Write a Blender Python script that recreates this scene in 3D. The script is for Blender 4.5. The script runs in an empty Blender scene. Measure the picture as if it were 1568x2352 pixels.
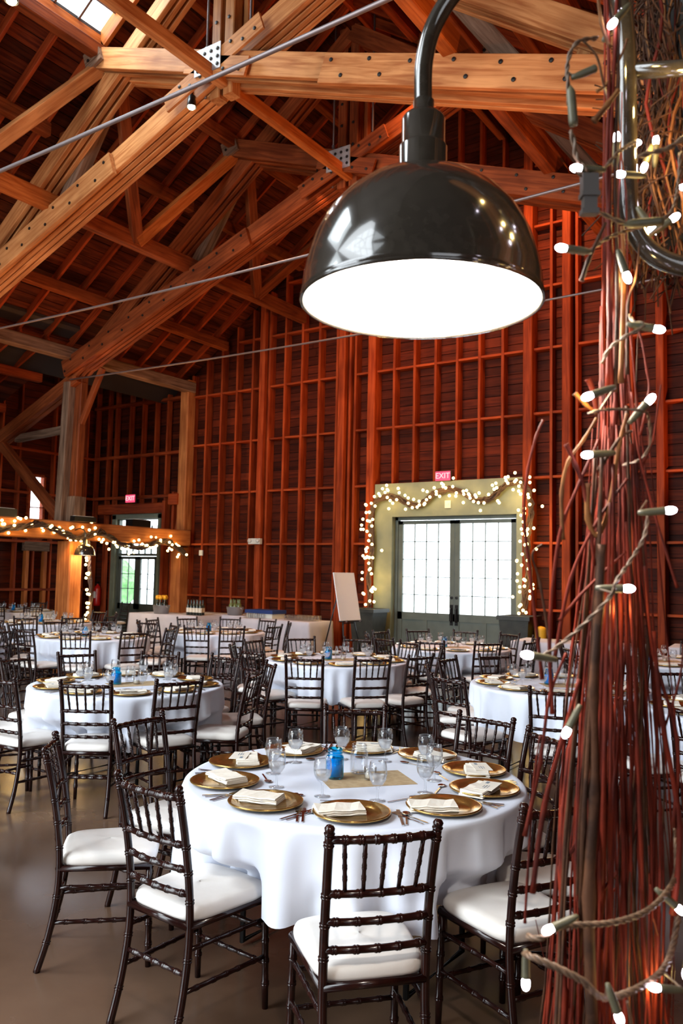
import bpy, bmesh, math, random
from math import sin, cos, pi, radians as rad
from mathutils import Vector, Matrix, Quaternion
V = Vector
C = bpy.context.scene.collection
sc = bpy.context.scene
rnd = random.Random(7)

# ------------------------------------------------------------------ camera
FPX, PITCH, ROLL, YAW, CAMH = 1893.0, .0749, .0208, .594, 1.67
ct, st = cos(YAW), sin(YAW)
def w2b(x, y, z): return V((x*ct - y*st, x*st + y*ct, z))
FW = w2b(0, cos(PITCH), sin(PITCH)); UP0 = w2b(0, -sin(PITCH), cos(PITCH)); RI0 = w2b(1, 0, 0)
RI = RI0*cos(ROLL) + UP0*sin(ROLL); UPV = -RI0*sin(ROLL) + UP0*cos(ROLL)
CAM = V((0, 0, CAMH))
cd = bpy.data.cameras.new('camera'); cam = bpy.data.objects.new('camera', cd); C.objects.link(cam)
cd.sensor_fit = 'VERTICAL'; cd.sensor_height = 22.3; cd.lens = 22.3*FPX/2352; cd.clip_start = .05; cd.clip_end = 200
M = Matrix((RI, UPV, -FW)).transposed().to_4x4(); M.translation = CAM; cam.matrix_world = M
cd.dof.use_dof = True; cd.dof.focus_distance = 3.3; cd.dof.aperture_fstop = 4.0
sc.camera = cam
def ray(x, y): return FW + RI*(x-784)/FPX - UPV*(y-1176)/FPX
def at(x, y, D): return CAM + ray(x, y)*D
def proj(P):
    v = V(P)-CAM; z = v.dot(FW)
    return 784+FPX*v.dot(RI)/z, 1176-FPX*v.dot(UPV)/z, z

# ------------------------------------------------------------------ world and light
w = bpy.data.worlds.new('sky'); sc.world = w; w.use_nodes = True
bg = w.node_tree.nodes['Background']; bg.inputs[0].default_value = (.86, .95, 1, 1); bg.inputs[1].default_value = 5.0
sc.view_settings.view_transform = 'Standard'; sc.view_settings.look = 'None'
sc.view_settings.exposure = .25; sc.view_settings.gamma = 1; sc.view_settings.use_curve_mapping = False
cy = sc.cycles; cy.max_bounces = 7; cy.diffuse_bounces = 3; cy.glossy_bounces = 3; cy.transmission_bounces = 6
cy.transparent_max_bounces = 16; cy.caustics_reflective = False; cy.caustics_refractive = False
cy.sample_clamp_indirect = 6; cy.use_denoising = True
def area(name, loc, target, sx, sy, power, col):
    l = bpy.data.lights.new(name, 'AREA'); l.shape = 'RECTANGLE'; l.size = sx; l.size_y = sy; l.energy = power; l.color = col
    o = bpy.data.objects.new(name, l); o.location = loc
    o.rotation_euler = (V(target)-V(loc)).to_track_quat('-Z', 'Y').to_euler(); C.objects.link(o); return o
# daylight through the big doors and windows behind the photographer
area('daylight_front_door', (-6.0, -4.9, 2.2), (-6.0, 5, 1.3), 4.2, 3.6, 240, (.86, .94, 1))
area('daylight_front_window', (-11.5, -4.9, 2.6), (-9, 6, 1.2), 2.6, 2.6, 150, (.86, .94, 1))
area('daylight_side_window', (2.9, -1.5, 2.3), (-4, 4, 1.2), 2.4, 2.6, 60, (.9, .95, 1))
area('daylight_gable_window', (-7.0, -4.95, 6.6), (-7.0, 5, 2.6), 8.0, 4.4, 850, (.88, .95, 1))
area('skylight_day', (-9.2, -1.8, 10.9), (-8.4, -1.6, 9.0), 2.6, 4.2, 520, (.88, .96, 1))
area('skylight_day', (-9.0, 6.1, 10.6), (-8.2, 6.3, 9.0), 1.3, 2.2, 260, (.88, .96, 1))
def spot(name, loc, target, power, col, ang=100, r=.06, blend=.6):
    l = bpy.data.lights.new(name, 'SPOT'); l.energy = power; l.color = col; l.spot_size = rad(ang); l.spot_blend = blend; l.shadow_soft_size = r
    o = bpy.data.objects.new(name, l); o.location = loc
    o.rotation_euler = (V(target)-V(loc)).to_track_quat('-Z', 'Y').to_euler(); C.objects.link(o); return o
def point(name, loc, power, col, r=.03):
    l = bpy.data.lights.new(name, 'POINT'); l.energy = power; l.color = col; l.shadow_soft_size = r
    o = bpy.data.objects.new(name, l); o.location = loc; C.objects.link(o); return o
AMB = (1, .40, .13)
for i, (a, b) in enumerate([(-13.35, 3.2), (-13.35, 6.2), (-13.35, 9.18), (-13.35, 12.3)]):
    spot('uplight_beam', (a, b, 2.85), (-9, b, 8.2), 140, AMB, 120)
for i, (a, b) in enumerate([(-.6, 3.2), (-.6, 6.2), (-.6, 9.2), (-.6, 12.3)]):
    spot('uplight_beam', (a, b, 2.85), (-5, b, 8.0), 340, (1, .34, .09), 120)
for (a, b, z) in [(-7.5, 7.6, 7.55), (-7.6, 10.4, 7.75), (-5.5, 10.0, 9.5), (-4.9, 12.0, 8.6)]:
    spot('spot_beam', (a, b, z), (a+.6, b+4.5, 2.0), 330, (1, .42, .16), 125)

# ------------------------------------------------------------------ materials
def mat(name, col=(.5, .5, .5), rough=.5, metal=0, em=None, es=0, spec=.5, coat=0, alpha=None):
    m = bpy.data.materials.new(name); m.use_nodes = True; b = m.node_tree.nodes['Principled BSDF']
    b.inputs['Base Color'].default_value = (*col, 1); b.inputs['Roughness'].default_value = rough; b.inputs['Metallic'].default_value = metal
    b.inputs['Specular IOR Level'].default_value = spec; b.inputs['Coat Weight'].default_value = coat
    if em: b.inputs['Emission Color'].default_value = (*em, 1); b.inputs['Emission Strength'].default_value = es
    return m
def N(m, t, **k):
    n = m.node_tree.nodes.new(t)
    for a, v in k.items(): setattr(n, a, v)
    return n
def wood(name, c1, c2, rough=.55, scale=1.0, bump=.25, var=.25, knots=True, spec=.12):
    """grain runs along local X; tint differs from piece to piece"""
    m = mat(name, c1, rough, spec=spec); nt = m.node_tree; L = nt.links; b = nt.nodes['Principled BSDF']
    tc = N(m, 'ShaderNodeTexCoord'); oi = N(m, 'ShaderNodeObjectInfo')
    add = N(m, 'ShaderNodeVectorMath', operation='ADD'); sc3 = N(m, 'ShaderNodeVectorMath', operation='SCALE'); sc3.inputs['Scale'].default_value = 37
    cmb = N(m, 'ShaderNodeCombineXYZ'); [L.new(oi.outputs['Random'], cmb.inputs[i]) for i in range(3)]
    L.new(cmb.outputs[0], sc3.inputs[0]); L.new(tc.outputs['Object'], add.inputs[0]); L.new(sc3.outputs[0], add.inputs[1])
    mp = N(m, 'ShaderNodeMapping'); mp.inputs['Scale'].default_value = (.9*scale, 14*scale, 14*scale); L.new(add.outputs[0], mp.inputs[0])
    n1 = N(m, 'ShaderNodeTexNoise'); n1.inputs['Scale'].default_value = 1.6; n1.inputs['Detail'].default_value = 5; n1.inputs['Distortion'].default_value = .7; L.new(mp.outputs[0], n1.inputs[0])
    n2 = N(m, 'ShaderNodeTexNoise'); n2.inputs['Scale'].default_value = 1.3*scale; n2.inputs['Detail'].default_value = 3; L.new(add.outputs[0], n2.inputs[0])
    r = N(m, 'ShaderNodeValToRGB'); r.color_ramp.elements[0].color = (*c2, 1); r.color_ramp.elements[1].color = (*c1, 1)
    r.color_ramp.elements[0].position = .33; r.color_ramp.elements[1].position = .62; L.new(n1.outputs[0], r.inputs[0])
    mx = N(m, 'ShaderNodeMix', data_type='RGBA', blend_type='MULTIPLY'); mx.inputs[0].default_value = .55
    r2 = N(m, 'ShaderNodeValToRGB'); r2.color_ramp.elements[0].position = .35; r2.color_ramp.elements[1].position = .6
    r2.color_ramp.elements[0].color = (.45, .38, .35, 1); L.new(n2.outputs[0], r2.inputs[0])
    L.new(r.outputs[0], mx.inputs[6]); L.new(r2.outputs[0], mx.inputs[7])
    hs = N(m, 'ShaderNodeHueSaturation'); mr = N(m, 'ShaderNodeMapRange'); mr.inputs['To Min'].default_value = 1-var; mr.inputs['To Max'].default_value = 1+var
    L.new(oi.outputs['Random'], mr.inputs[0]); L.new(mr.outputs[0], hs.inputs['Value']); L.new(mx.outputs[2], hs.inputs['Color'])
    L.new(hs.outputs[0], b.inputs['Base Color'])
    bp = N(m, 'ShaderNodeBump'); bp.inputs['Strength'].default_value = bump; bp.inputs['Distance'].default_value = .01
    L.new(n1.outputs[0], bp.inputs['Height']); L.new(bp.outputs[0], b.inputs['Normal'])
    return m
def noisy(name, c1, c2, scale, rough=.5, r2=None, bump=0, metal=0, spec=.5, detail=4, lo=.4, hi=.6, coat=0):
    m = mat(name, c1, rough, metal, spec=spec, coat=coat); nt = m.node_tree; L = nt.links; b = nt.nodes['Principled BSDF']
    tc = N(m, 'ShaderNodeTexCoord'); n = N(m, 'ShaderNodeTexNoise'); n.inputs['Scale'].default_value = scale; n.inputs['Detail'].default_value = detail
    L.new(tc.outputs['Object'], n.inputs[0]); r = N(m, 'ShaderNodeValToRGB')
    r.color_ramp.elements[0].color = (*c1, 1); r.color_ramp.elements[1].color = (*c2, 1); r.color_ramp.elements[0].position = lo; r.color_ramp.elements[1].position = hi
    L.new(n.outputs[0], r.inputs[0]); L.new(r.outputs[0], b.inputs['Base Color'])
    if r2 is not None:
        mr = N(m, 'ShaderNodeMapRange'); mr.inputs['To Min'].default_value = rough; mr.inputs['To Max'].default_value = r2
        mr.inputs['From Min'].default_value = .3; mr.inputs['From Max'].default_value = .7
        L.new(n.outputs[0], mr.inputs[0]); L.new(mr.outputs[0], b.inputs['Roughness'])
    if bump:
        bp = N(m, 'ShaderNodeBump'); bp.inputs['Strength'].default_value = bump; bp.inputs['Distance'].default_value = .01
        L.new(n.outputs[0], bp.inputs['Height']); L.new(bp.outputs[0], b.inputs['Normal'])
    return m
def glassy(name, tint=(1, 1, 1), refl=1.0, rough=.02, ior=1.5):
    m = bpy.data.materials.new(name); m.use_nodes = True; nt = m.node_tree; nt.nodes.clear(); L = nt.links
    o = N(m, 'ShaderNodeOutputMaterial'); t = N(m, 'ShaderNodeBsdfTransparent'); t.inputs[0].default_value = (*tint, 1)
    g = N(m, 'ShaderNodeBsdfGlossy'); g.inputs['Roughness'].default_value = rough; f = N(m, 'ShaderNodeLayerWeight'); f.inputs[0].default_value = .5; pw = N(m, 'ShaderNodeMath', operation='POWER'); pw.inputs[1].default_value = 1.7; L.new(f.outputs['Facing'], pw.inputs[0]); ad = N(m, 'ShaderNodeMath', operation='MULTIPLY_ADD'); ad.inputs[1].default_value = .75; ad.inputs[2].default_value = .04; L.new(pw.outputs[0], ad.inputs[0])
    mx = N(m, 'ShaderNodeMixShader'); mu = N(m, 'ShaderNodeMath', operation='MULTIPLY'); mu.inputs[1].default_value = refl; mu.use_clamp = True
    L.new(ad.outputs[0], mu.inputs[0]); L.new(mu.outputs[0], mx.inputs[0]); L.new(t.outputs[0], mx.inputs[1]); L.new(g.outputs[0], mx.inputs[2]); L.new(mx.outputs[0], o.inputs[0])
    return m
def refracted_white(name, col, k):
    m = glassy(name, (.97, .98, .99), .6); nt = m.node_tree; L = nt.links; o = nt.nodes['Material Output']; old = o.inputs[0].links[0].from_socket
    d = N(m, 'ShaderNodeBsdfDiffuse'); d.inputs[0].default_value = (*col, 1); tr_ = N(m, 'ShaderNodeBsdfTranslucent'); tr_.inputs[0].default_value = (*col, 1); a = N(m, 'ShaderNodeMixShader'); L.new(d.outputs[0], a.inputs[1]); L.new(tr_.outputs[0], a.inputs[2])
    b = N(m, 'ShaderNodeMixShader'); b.inputs[0].default_value = k; L.new(old, b.inputs[1]); L.new(a.outputs[0], b.inputs[2]); L.new(b.outputs[0], o.inputs[0]); return m
def emit(name, col, s, sampled=False):
    m = mat(name, (0, 0, 0), .6, em=col, es=s)
    try: m.cycles.emission_sampling = 'AUTO' if sampled else 'NONE'
    except Exception: pass
    return m
MT = dict(
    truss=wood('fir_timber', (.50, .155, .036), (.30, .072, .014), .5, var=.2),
    pale=wood('daylit_fir_timber', (.60, .28, .105), (.37, .13, .04), .5, var=.18), tdark=wood('shaded_fir_timber', (.27, .068, .020), (.13, .028, .009), .55, var=.2),  # fir again: daylight put into one colour, shade into the other
    truss_grey=wood('weathered_timber', (.24, .15, .10), (.10, .055, .033), .7, var=.2),
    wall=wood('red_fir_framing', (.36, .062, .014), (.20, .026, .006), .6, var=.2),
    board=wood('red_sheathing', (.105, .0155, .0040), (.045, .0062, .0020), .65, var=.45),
    roofb=wood('roof_boards', (.105, .021, .0068), (.034, .0062, .0032), .7, var=.55),
    post=wood('orange_post', (.50, .18, .055), (.30, .09, .025), .5, var=.1),
    deck=mat('tar_deck', (.03, .02, .018), .9),
    steel=mat('rod_steel', (.17, .14, .14), .5, .7), bolt=mat('black_bolt', (.02, .018, .016), .45, .6),
    plate=noisy('galvanised_plate', (.50, .50, .50), (.36, .36, .37), 9, .45, metal=.55),
    chair=noisy('mahogany_lacquer', (.012, .0030, .0025), (.020, .005, .0035), 30, .2, spec=.42, coat=.1),
    seat=noisy('ivory_vinyl', (.86, .82, .78), (.80, .75, .70), 6, .45, bump=.04),
    cloth=noisy('white_linen', (.80, .84, .94), (.76, .80, .92), 3, .75, bump=.05),
    cloth2=noisy('grey_white_linen', (.62, .60, .66), (.55, .54, .60), 3, .8, bump=.05),
    gold=noisy('gold_lacquer', (.56, .34, .10), (.46, .26, .07), 40, .2, metal=.85, bump=.06),
    napkin=noisy('ivory_napkin', (.93, .87, .77), (.90, .82, .70), 60, .8, bump=.1),
    card=mat('cream_card', (.88, .82, .72), .6), ink=mat('blue_grey_ink', (.22, .28, .34), .6),
    silver=mat('cutlery_steel', (.62, .62, .64), .18, 1), glass=glassy('clear_glass', (.985, .99, .995), .8),
    pane=glassy('window_glass', (.97, .99, 1), .5), water=refracted_white('cloth_lit_water', (.95, .95, .96), .38),  # water: white mixed in for the cloth's light refracted through it
    blue=glassy('blue_glass', (.12, .80, 1), 1.0), bluecore=mat('blue_glass_body', (.0, .50, .82), .1, spec=.9),
    kraft=noisy('kraft_paper', (.52, .38, .22), (.44, .31, .17), 30, .8), wax=mat('candle_wax', (.85, .8, .7), .5),
    door=noisy('sage_paint', (.105, .125, .105), (.085, .105, .088), 4, .45), casing=noisy('pale_sage_paint', (.20, .22, .15), (.17, .19, .13), 5, .5),
    black=mat('black_metal', (.014, .013, .013), .3, .5), dark=mat('dark_plastic', (.03, .028, .026), .5),
    planter=noisy('dark_planter', (.018, .018, .013), (.03, .03, .022), 8, .5),
    lamp=noisy('bronze_enamel', (.026, .021, .016), (.032, .026, .020), 60, .13, spec=.5, coat=.55),
    enamel=mat('white_enamel', (.92, .92, .90), .35), lampbulb=emit('lamp_bulb', (1, .93, .82), 60, True),
    bulbw=emit('warm_bulb', (1, .66, .22), 14), bulbc=emit('led_bulb', (.93, .84, 1), 26), bulbo=mat('unlit_bulb', (.7, .65, .55), .2),
    socket=noisy('olive_socket', (.10, .088, .045), (.075, .065, .034), 50, .5), wire=noisy('tan_wire', (.15, .085, .048), (.10, .058, .032), 90, .5),
    plug=mat('brown_plug', (.045, .034, .028), .5),
    twig=noisy('red_willow', (.16, .017, .006), (.055, .0075, .0045), 14, .6, spec=.15, bump=.4, lo=.35, hi=.65),
    twig2=noisy('brown_willow', (.075, .030, .014), (.032, .014, .008), 22, .65, spec=.15, bump=.4), twig3=noisy('tan_willow', (.19, .075, .022), (.10, .035, .012), 25, .6, spec=.15, bump=.3),
    vine=noisy('dark_vine', (.035, .018, .016), (.06, .03, .022), 30, .7), red=emit('exit_red', (1, .05, .12), 1.6), white=mat('white_board', (.95, .96, .97), .4),
    signw=emit('exit_letter', (1, .55, .55), 1.3), grey=mat('light_plastic', (.6, .6, .55), .5), bottle=mat('dark_bottle', (.012, .02, .014), .08, spec=.8),
    bottle2=mat('green_bottle', (.12, .16, .05), .1, spec=.8), label=mat('bottle_label', (.75, .70, .58), .6), yellow=mat('yellow_petal', (.85, .42, .02), .6),
    tub=mat('galvanised_tub', (.40, .41, .42), .4, .8), navy=mat('navy_cloth', (.012, .035, .16), .8), extred=mat('red_enamel', (.42, .01, .008), .25),
    grass=noisy('lawn', (.10, .22, .05), (.16, .30, .09), 3, .9), leaf=noisy('hedge_leaf', (.10, .25, .08), (.2, .42, .15), 5, .8),
    glare_out=mat('outdoor_glare', (.7, .7, .68), .9), spotbulb=emit('spot_bulb', (1, .78, .45), 30),
)
# polished brown concrete
m = MT['floor'] = noisy('polished_concrete', (.066, .036, .022), (.155, .090, .056), .9, .14, r2=.28, spec=.6, detail=8, lo=.35, hi=.68)

# ------------------------------------------------------------------ mesh helpers
class MB:
    def __init__(s): s.v = []; s.f = []
    def add(s, vs, fs):
        k = len(s.v); s.v += [tuple(x) for x in vs]; s.f += [tuple(i+k for i in f) for f in fs]; return s
    def box(s, x0, x1, y0, y1, z0, z1, M=None):
        vs = [V((x, y, z)) for x in (x0, x1) for y in (y0, y1) for z in (z0, z1)]
        if M: vs = [M @ q for q in vs]
        return s.add(vs, [(0, 1, 3, 2), (4, 6, 7, 5), (0, 4, 5, 1), (2, 3, 7, 6), (0, 2, 6, 4), (1, 5, 7, 3)])
    def tube(s, pts, r, n=6, caps=True):
        pts = [V(p) for p in pts]; k = len(pts); rr = r if hasattr(r, '__len__') else [r]*k
        t0 = (pts[1]-pts[0]).normalized(); ref = V((0, 0, 1)) if abs(t0.z) < .9 else V((1, 0, 0))
        u = t0.cross(ref).normalized(); vs = []; fs = []
        for i, p in enumerate(pts):
            t = (pts[min(i+1, k-1)]-pts[max(i-1, 0)])
            if t.length < 1e-9: t = t0
            t = t.normalized(); u = (u - t*u.dot(t)).normalized(); v = t.cross(u)
            for j in range(n):
                a = 2*pi*j/n; vs.append(p + (u*cos(a)+v*sin(a))*rr[i])
        for i in range(k-1):
            for j in range(n):
                j2 = (j+1) % n; fs.append((i*n+j, i*n+j2, (i+1)*n+j2, (i+1)*n+j))
        if caps: fs.append(tuple(range(n-1, -1, -1))); fs.append(tuple((k-1)*n+j for j in range(n)))
        return s.add(vs, fs)
    def lathe(s, prof, n=24, M=None, caps=False):
        vs = []; fs = []; k = len(prof)
        for r, z in prof:
            for j in range(n): vs.append(V((r*cos(2*pi*j/n), r*sin(2*pi*j/n), z)))
        if M: vs = [M @ q for q in vs]
        for i in range(k-1):
            for j in range(n):
                j2 = (j+1) % n; fs.append((i*n+j, i*n+j2, (i+1)*n+j2, (i+1)*n+j))
        if caps: fs.append(tuple(range(n-1, -1, -1))); fs.append(tuple((k-1)*n+j for j in range(n)))
        return s.add(vs, fs)
    def mesh(s, name, m, smooth=False):
        me = bpy.data.meshes.new(name); me.from_pydata(s.v, [], s.f); me.materials.append(m)
        if smooth: me.polygons.foreach_set('use_smooth', [True]*len(me.polygons))
        me.update(); return me
def obj(name, me, parent=None, M=None, label=None):
    o = bpy.data.objects.new(name, me); C.objects.link(o)
    if parent is not None: o.parent = parent
    if M is not None: o.matrix_basis = M
    if label: o['label'] = label
    return o
def build(name, mb, m, parent=None, M=None, smooth=False, label=None): return obj(name, mb.mesh(name, m, smooth), parent, M, label)
def thing(name, label, cat, loc=(0, 0, 0), rz=0, group=None, data=None):
    o = bpy.data.objects.new(name, data); C.objects.link(o); o.location = loc; o.rotation_euler = (0, 0, rz)
    o['label'] = label; o['category'] = cat
    if group: o['group'] = group
    if data is None: o.empty_display_size = .1
    return o
def tag(o, label, cat, group=None):
    o['label'] = label; o['category'] = cat
    if group: o['group'] = group
    return o
def struct(name, me=None, loc=(0, 0, 0)):
    o = bpy.data.objects.new(name, me); C.objects.link(o); o.location = loc; o['kind'] = 'structure'; return o
def dup(src, loc, rz=0, label=None, group=None):
    r = src.copy(); C.objects.link(r); r.location = loc; r.rotation_euler = (0, 0, rz)
    if label: r['label'] = label
    if group: r['group'] = group
    for ch in src.children:
        c = ch.copy(); C.objects.link(c); c.parent = r
        for g in ch.children:
            d = g.copy(); C.objects.link(d); d.parent = c
    return r
_beam = {}
def beam(name, p, q, wdt, h, m, parent=None, up=(0, 0, 1), label=None):
    """squared timber from p to q with small chamfers; grain along its length"""
    p, q = V(p), V(q); L = round((q-p).length, 3); key = (L, wdt, h, m.name)
    if key not in _beam:
        c = min(wdt, h)*.08; s = [(wdt/2, h/2-c), (wdt/2-c, h/2), (-wdt/2+c, h/2), (-wdt/2, h/2-c), (-wdt/2, -h/2+c), (-wdt/2+c, -h/2), (wdt/2-c, -h/2), (wdt/2, -h/2+c)]
        mb = MB(); mb.add([V((x, y, z)) for x in (0, L) for y, z in s], [tuple((i, (i+1) % 8, 8+(i+1) % 8, 8+i)) for i in range(8)]+[tuple(range(7, -1, -1)), tuple(range(8, 16))])
        _beam[key] = mb.mesh(name, m)
    x = (q-p).normalized(); z = V(up); z = (z - x*z.dot(x))
    if z.length < 1e-4: z = V((0, 1, 0)) - x*x.y
    z.normalize(); y = z.cross(x)
    Mw = Matrix((x, y, z)).transposed().to_4x4(); Mw.translation = p
    if parent is not None: Mw = Matrix.Translation(-V(parent.location)) @ Mw
    return obj(name, _beam[key], parent, Mw, label)

# ------------------------------------------------------------------ building shell  (x = along the gable, y = into the barn)
XL, XR, XM, YG = -13.6, -.45, -7.04, 13.8
RS, RZ = .70, 6.35                         # main roof pitch and its height over the left column line
ridge = RZ + RS*(XM-XL)
def roof_z(a): return RZ + RS*(XM-XL - abs(a-XM))
fl = struct('floor', MB().box(-17.3, 3.3, -5.2, 14.3, -.1, 0).mesh('floor', MT['floor']))
struct('ground_outside', MB().box(-60, 60, 14.3, 60, -.3, -.12).mesh('lawn', MT['grass']))
struct('glare_ground_outside', MB().box(-60, 12, 14.3, 64, -.12, -.04).mesh('glare_ground', MT['glare_out']))  # pale ground added so the door panes read as blown-out daylight

# gable wall -----------------------------------------------------------------
wb = struct('wall_back')
D1 = (-8.10, -5.56, 2.79); D2 = (-16.14, -14.49, 3.0); W2 = (-15.52, -15.1, 6.02, 6.75)
def wall_height(a): return (7.1 if a < XL else roof_z(a)) if a < XR else roof_z(XR)
holes = [(D1[0], D1[1], 0, D1[2]), (D2[0], D2[1], 0, D2[2]), W2]
zb = 0
while zb < 10.9:
    z1 = zb+.185
    segs = [(-17.2, 3.2)]
    # clip to the roof line
    if z1 > 6.4: a0 = XM-(ridge-zb)/RS; segs = [(max(-17.2, a0) if zb > 7.1 else -17.2, min(3.2, 2*XM-a0))]
    for h in holes:
        if zb < h[3]-.02 and z1 > h[2]+.02:
            segs = [s2 for s in segs for s2 in ([(s[0], min(s[1], h[0])), (max(s[0], h[1]), s[1])] if s[0] < h[1] and s[1] > h[0] else [s])]
    for s in segs:
        if s[1]-s[0] < .05: continue
        n = max(1, round((s[1]-s[0])/4.4)); e = [s[0]+(s[1]-s[0])*i/n for i in range(n+1)]
        for i in range(n):
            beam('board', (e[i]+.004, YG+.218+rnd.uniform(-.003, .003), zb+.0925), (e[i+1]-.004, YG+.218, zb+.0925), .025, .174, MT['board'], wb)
    zb = z1
bk = MB()  # weather skin behind the boards
for a0, a1, z0, z1 in [(-17.4, D2[0], 0, 7.2), (D2[0], D2[1], D2[2], 6.02), (D2[1], D1[0], 0, 6.4), (D1[0], D1[1], D1[2], 6.4), (D1[1], 3.4, 0, 6.4), (D2[0], W2[0], 6.02, 7.2), (W2[1], XL, 6.02, 7.2)]:
    bk.box(a0, a1, YG+.25, YG+.28, z0, z1)
bk.add([(XL, YG+.26, 6.2), (XR+1, YG+.26, 6.2), (XR+1, YG+.26, roof_z(XR+1)+.11), (XM, YG+.26, ridge+.11), (XL, YG+.26, roof_z(XL)+.11)], [(0, 1, 2, 3, 4)])
build('weather_skin', bk, MT['deck'], wb)
GZ = [1.115, 2.275, 3.43, 4.565, 5.72, 6.84, 7.97, 9.1]
studs = [-13.6+.455*i for i in range(29)]
posts = {-11.45: .15, -9.34: .16, -8.62: .17, -5.36: .17, -4.66: .15, -3.12: .12}
def stud_z0(a): return 3.44 if -8.5 < a < -5.5 else 0
xs = []
for a in studs:
    near = min(posts, key=lambda p: abs(p-a))
    if abs(near-a) < .13: continue
    xs.append((a, .05))
xs += [(p, w_) for p, w_ in posts.items()] + [(-11.30, .05), (-9.18, .05), (-4.50, .05)]
xs.sort()
for a, w_ in xs:
    nm = 'post' if w_ > .1 else 'stud'
    z0 = stud_z0(a); z1 = roof_z(a)-.12
    yb = YG + (.10 if w_ < .1 else .06)
    beam(nm, (a, yb, z0), (a, yb, z1), w_, .20 if w_ < .1 else .28, MT['wall'], wb, up=(0, 1, 0))
for i in range(len(xs)-1):
    a0 = xs[i][0]+xs[i][1]/2; a1 = xs[i+1][0]-xs[i+1][1]/2
    if a1-a0 < .12: continue
    for z in GZ:
        if z > roof_z(xs[i][0])-.25 or (z < 3.43 and a0 > -8.56 and a1 < -5.40): continue
        beam('blocking', (a0, YG+.105, z), (a1, YG+.105, z), .18, .042, MT['wall'], wb)
# aisle part of the gable wall
for i, a in enumerate([-16.95, -16.5, -16.22, -15.7, -15.25, -14.8, -14.4, -13.95]):
    z0 = 3.05 if D2[0]-.05 < a < D2[1]+.02 else 0
    zz = [(z0, 7.0)] if not (W2[0] < a < W2[1]) else [(z0, W2[2])]
    for z0, z1 in zz: beam('stud', (a, YG+.07, z0), (a, YG+.07, z1), .05, .14, MT['wall'], wb, up=(0, 1, 0))
for z in (3.43, 4.45, 5.75): beam('rail', (-17, YG+.04, z), (XL, YG+.04, z), .16, .07, MT['wall'], wb)
beam('corner_post', (XL-.08, YG-.05, 2.6), (XL-.08, YG-.05, 6.1), .26, .26, MT['post'], wb, up=(0, 1, 0))
beam('corner_post', (XL-.12, YG-.1, 0), (XL-.12, YG-.1, 2.2), .30, .30, MT['post'], wb, up=(0, 1, 0))
beam('header', (-16.6, YG-.03, 3.14), (-14.3, YG-.03, 3.14), .2, .24, MT['wall'], wb)
beam('jamb_post', (-14.28, YG-.04, 0), (-14.28, YG-.04, 3.3), .09, .2, MT['wall'], wb, up=(0, 1, 0))
beam('jamb_post', (-14.0, YG-.04, 0), (-14.0, YG-.04, 3.5), .07, .16, MT['wall'], wb, up=(0, 1, 0))
beam('brace', (-13.98, YG-.05, 2.2), (-13.75, YG-.05, 3.3), .08, .1, MT['wall'], wb, up=(0, 1, 0))
beam('corner_block', (-14.05, YG-.12, 3.32), (-13.75, YG-.12, 3.32), .2, .26, MT['wall'], wb)

# outer (aisle) wall ------------------------------------------------------------
XO = -17.0
wl = struct('wall_left')
W1 = (12.04, 12.42, 2.35, 3.86)
sk = MB()
for b0, b1, z0, z1 in [(-5.3, W1[0], 0, 4.9), (W1[0], W1[1], 0, W1[2]), (W1[0], W1[1], W1[3], 4.9), (W1[1], 14, 0, 4.9), (10.5, 14, 4.9, 7.2)]:
    sk.box(XO-.22, XO-.19, b0, b1, z0, z1)
build('weather_skin', sk, MT['deck'], wl)
zb = 0
while zb < 7.0:
    z1 = zb+.185; s0 = 10.5 if zb > 4.8 else 2.0
    for s in ([(s0, W1[0]), (W1[1], 13.95)] if W1[2]-.15 < zb < W1[3] else [(s0, 13.95)]):
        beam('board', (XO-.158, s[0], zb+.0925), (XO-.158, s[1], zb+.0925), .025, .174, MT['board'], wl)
    zb = z1
for i in range(22):
    b = 13.6-.48*i
    top = 7.0 if b > 10.5 else 4.75
    if W1[0]-.06 < b < W1[1]+.06: beam('stud', (XO-.07, b, 0), (XO-.07, b, W1[2]-.1), .05, .14, MT['wall'], wl, up=(1, 0, 0)); continue
    beam('stud', (XO-.07, b, 0), (XO-.07, b, top), .05, .14, MT['wall'], wl, up=(1, 0, 0))
for z in (1.15, 2.28, 3.43, 4.45): 
    for b0, b1 in ([(3, 13.8)] if not W1[2] < z < W1[3] else [(3, W1[0]-.05), (W1[1]+.05, 13.8)]):
        beam('rail', (XO-.05, b0, z), (XO-.05, b1, z), .16, .06, MT['wall'], wl)
for b in (W1[0]-.06, W1[1]+.06): beam('board_frame', (XO-.03, b, .1), (XO-.03, b, 2.25), .09, .12, MT['truss'], wl, up=(1, 0, 0))
beam('board_frame', (XO-.02, W1[0]-.15, 2.17), (XO-.02, W1[1]+.15, 2.17), .12, .22, MT['truss_grey'], wl)
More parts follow.
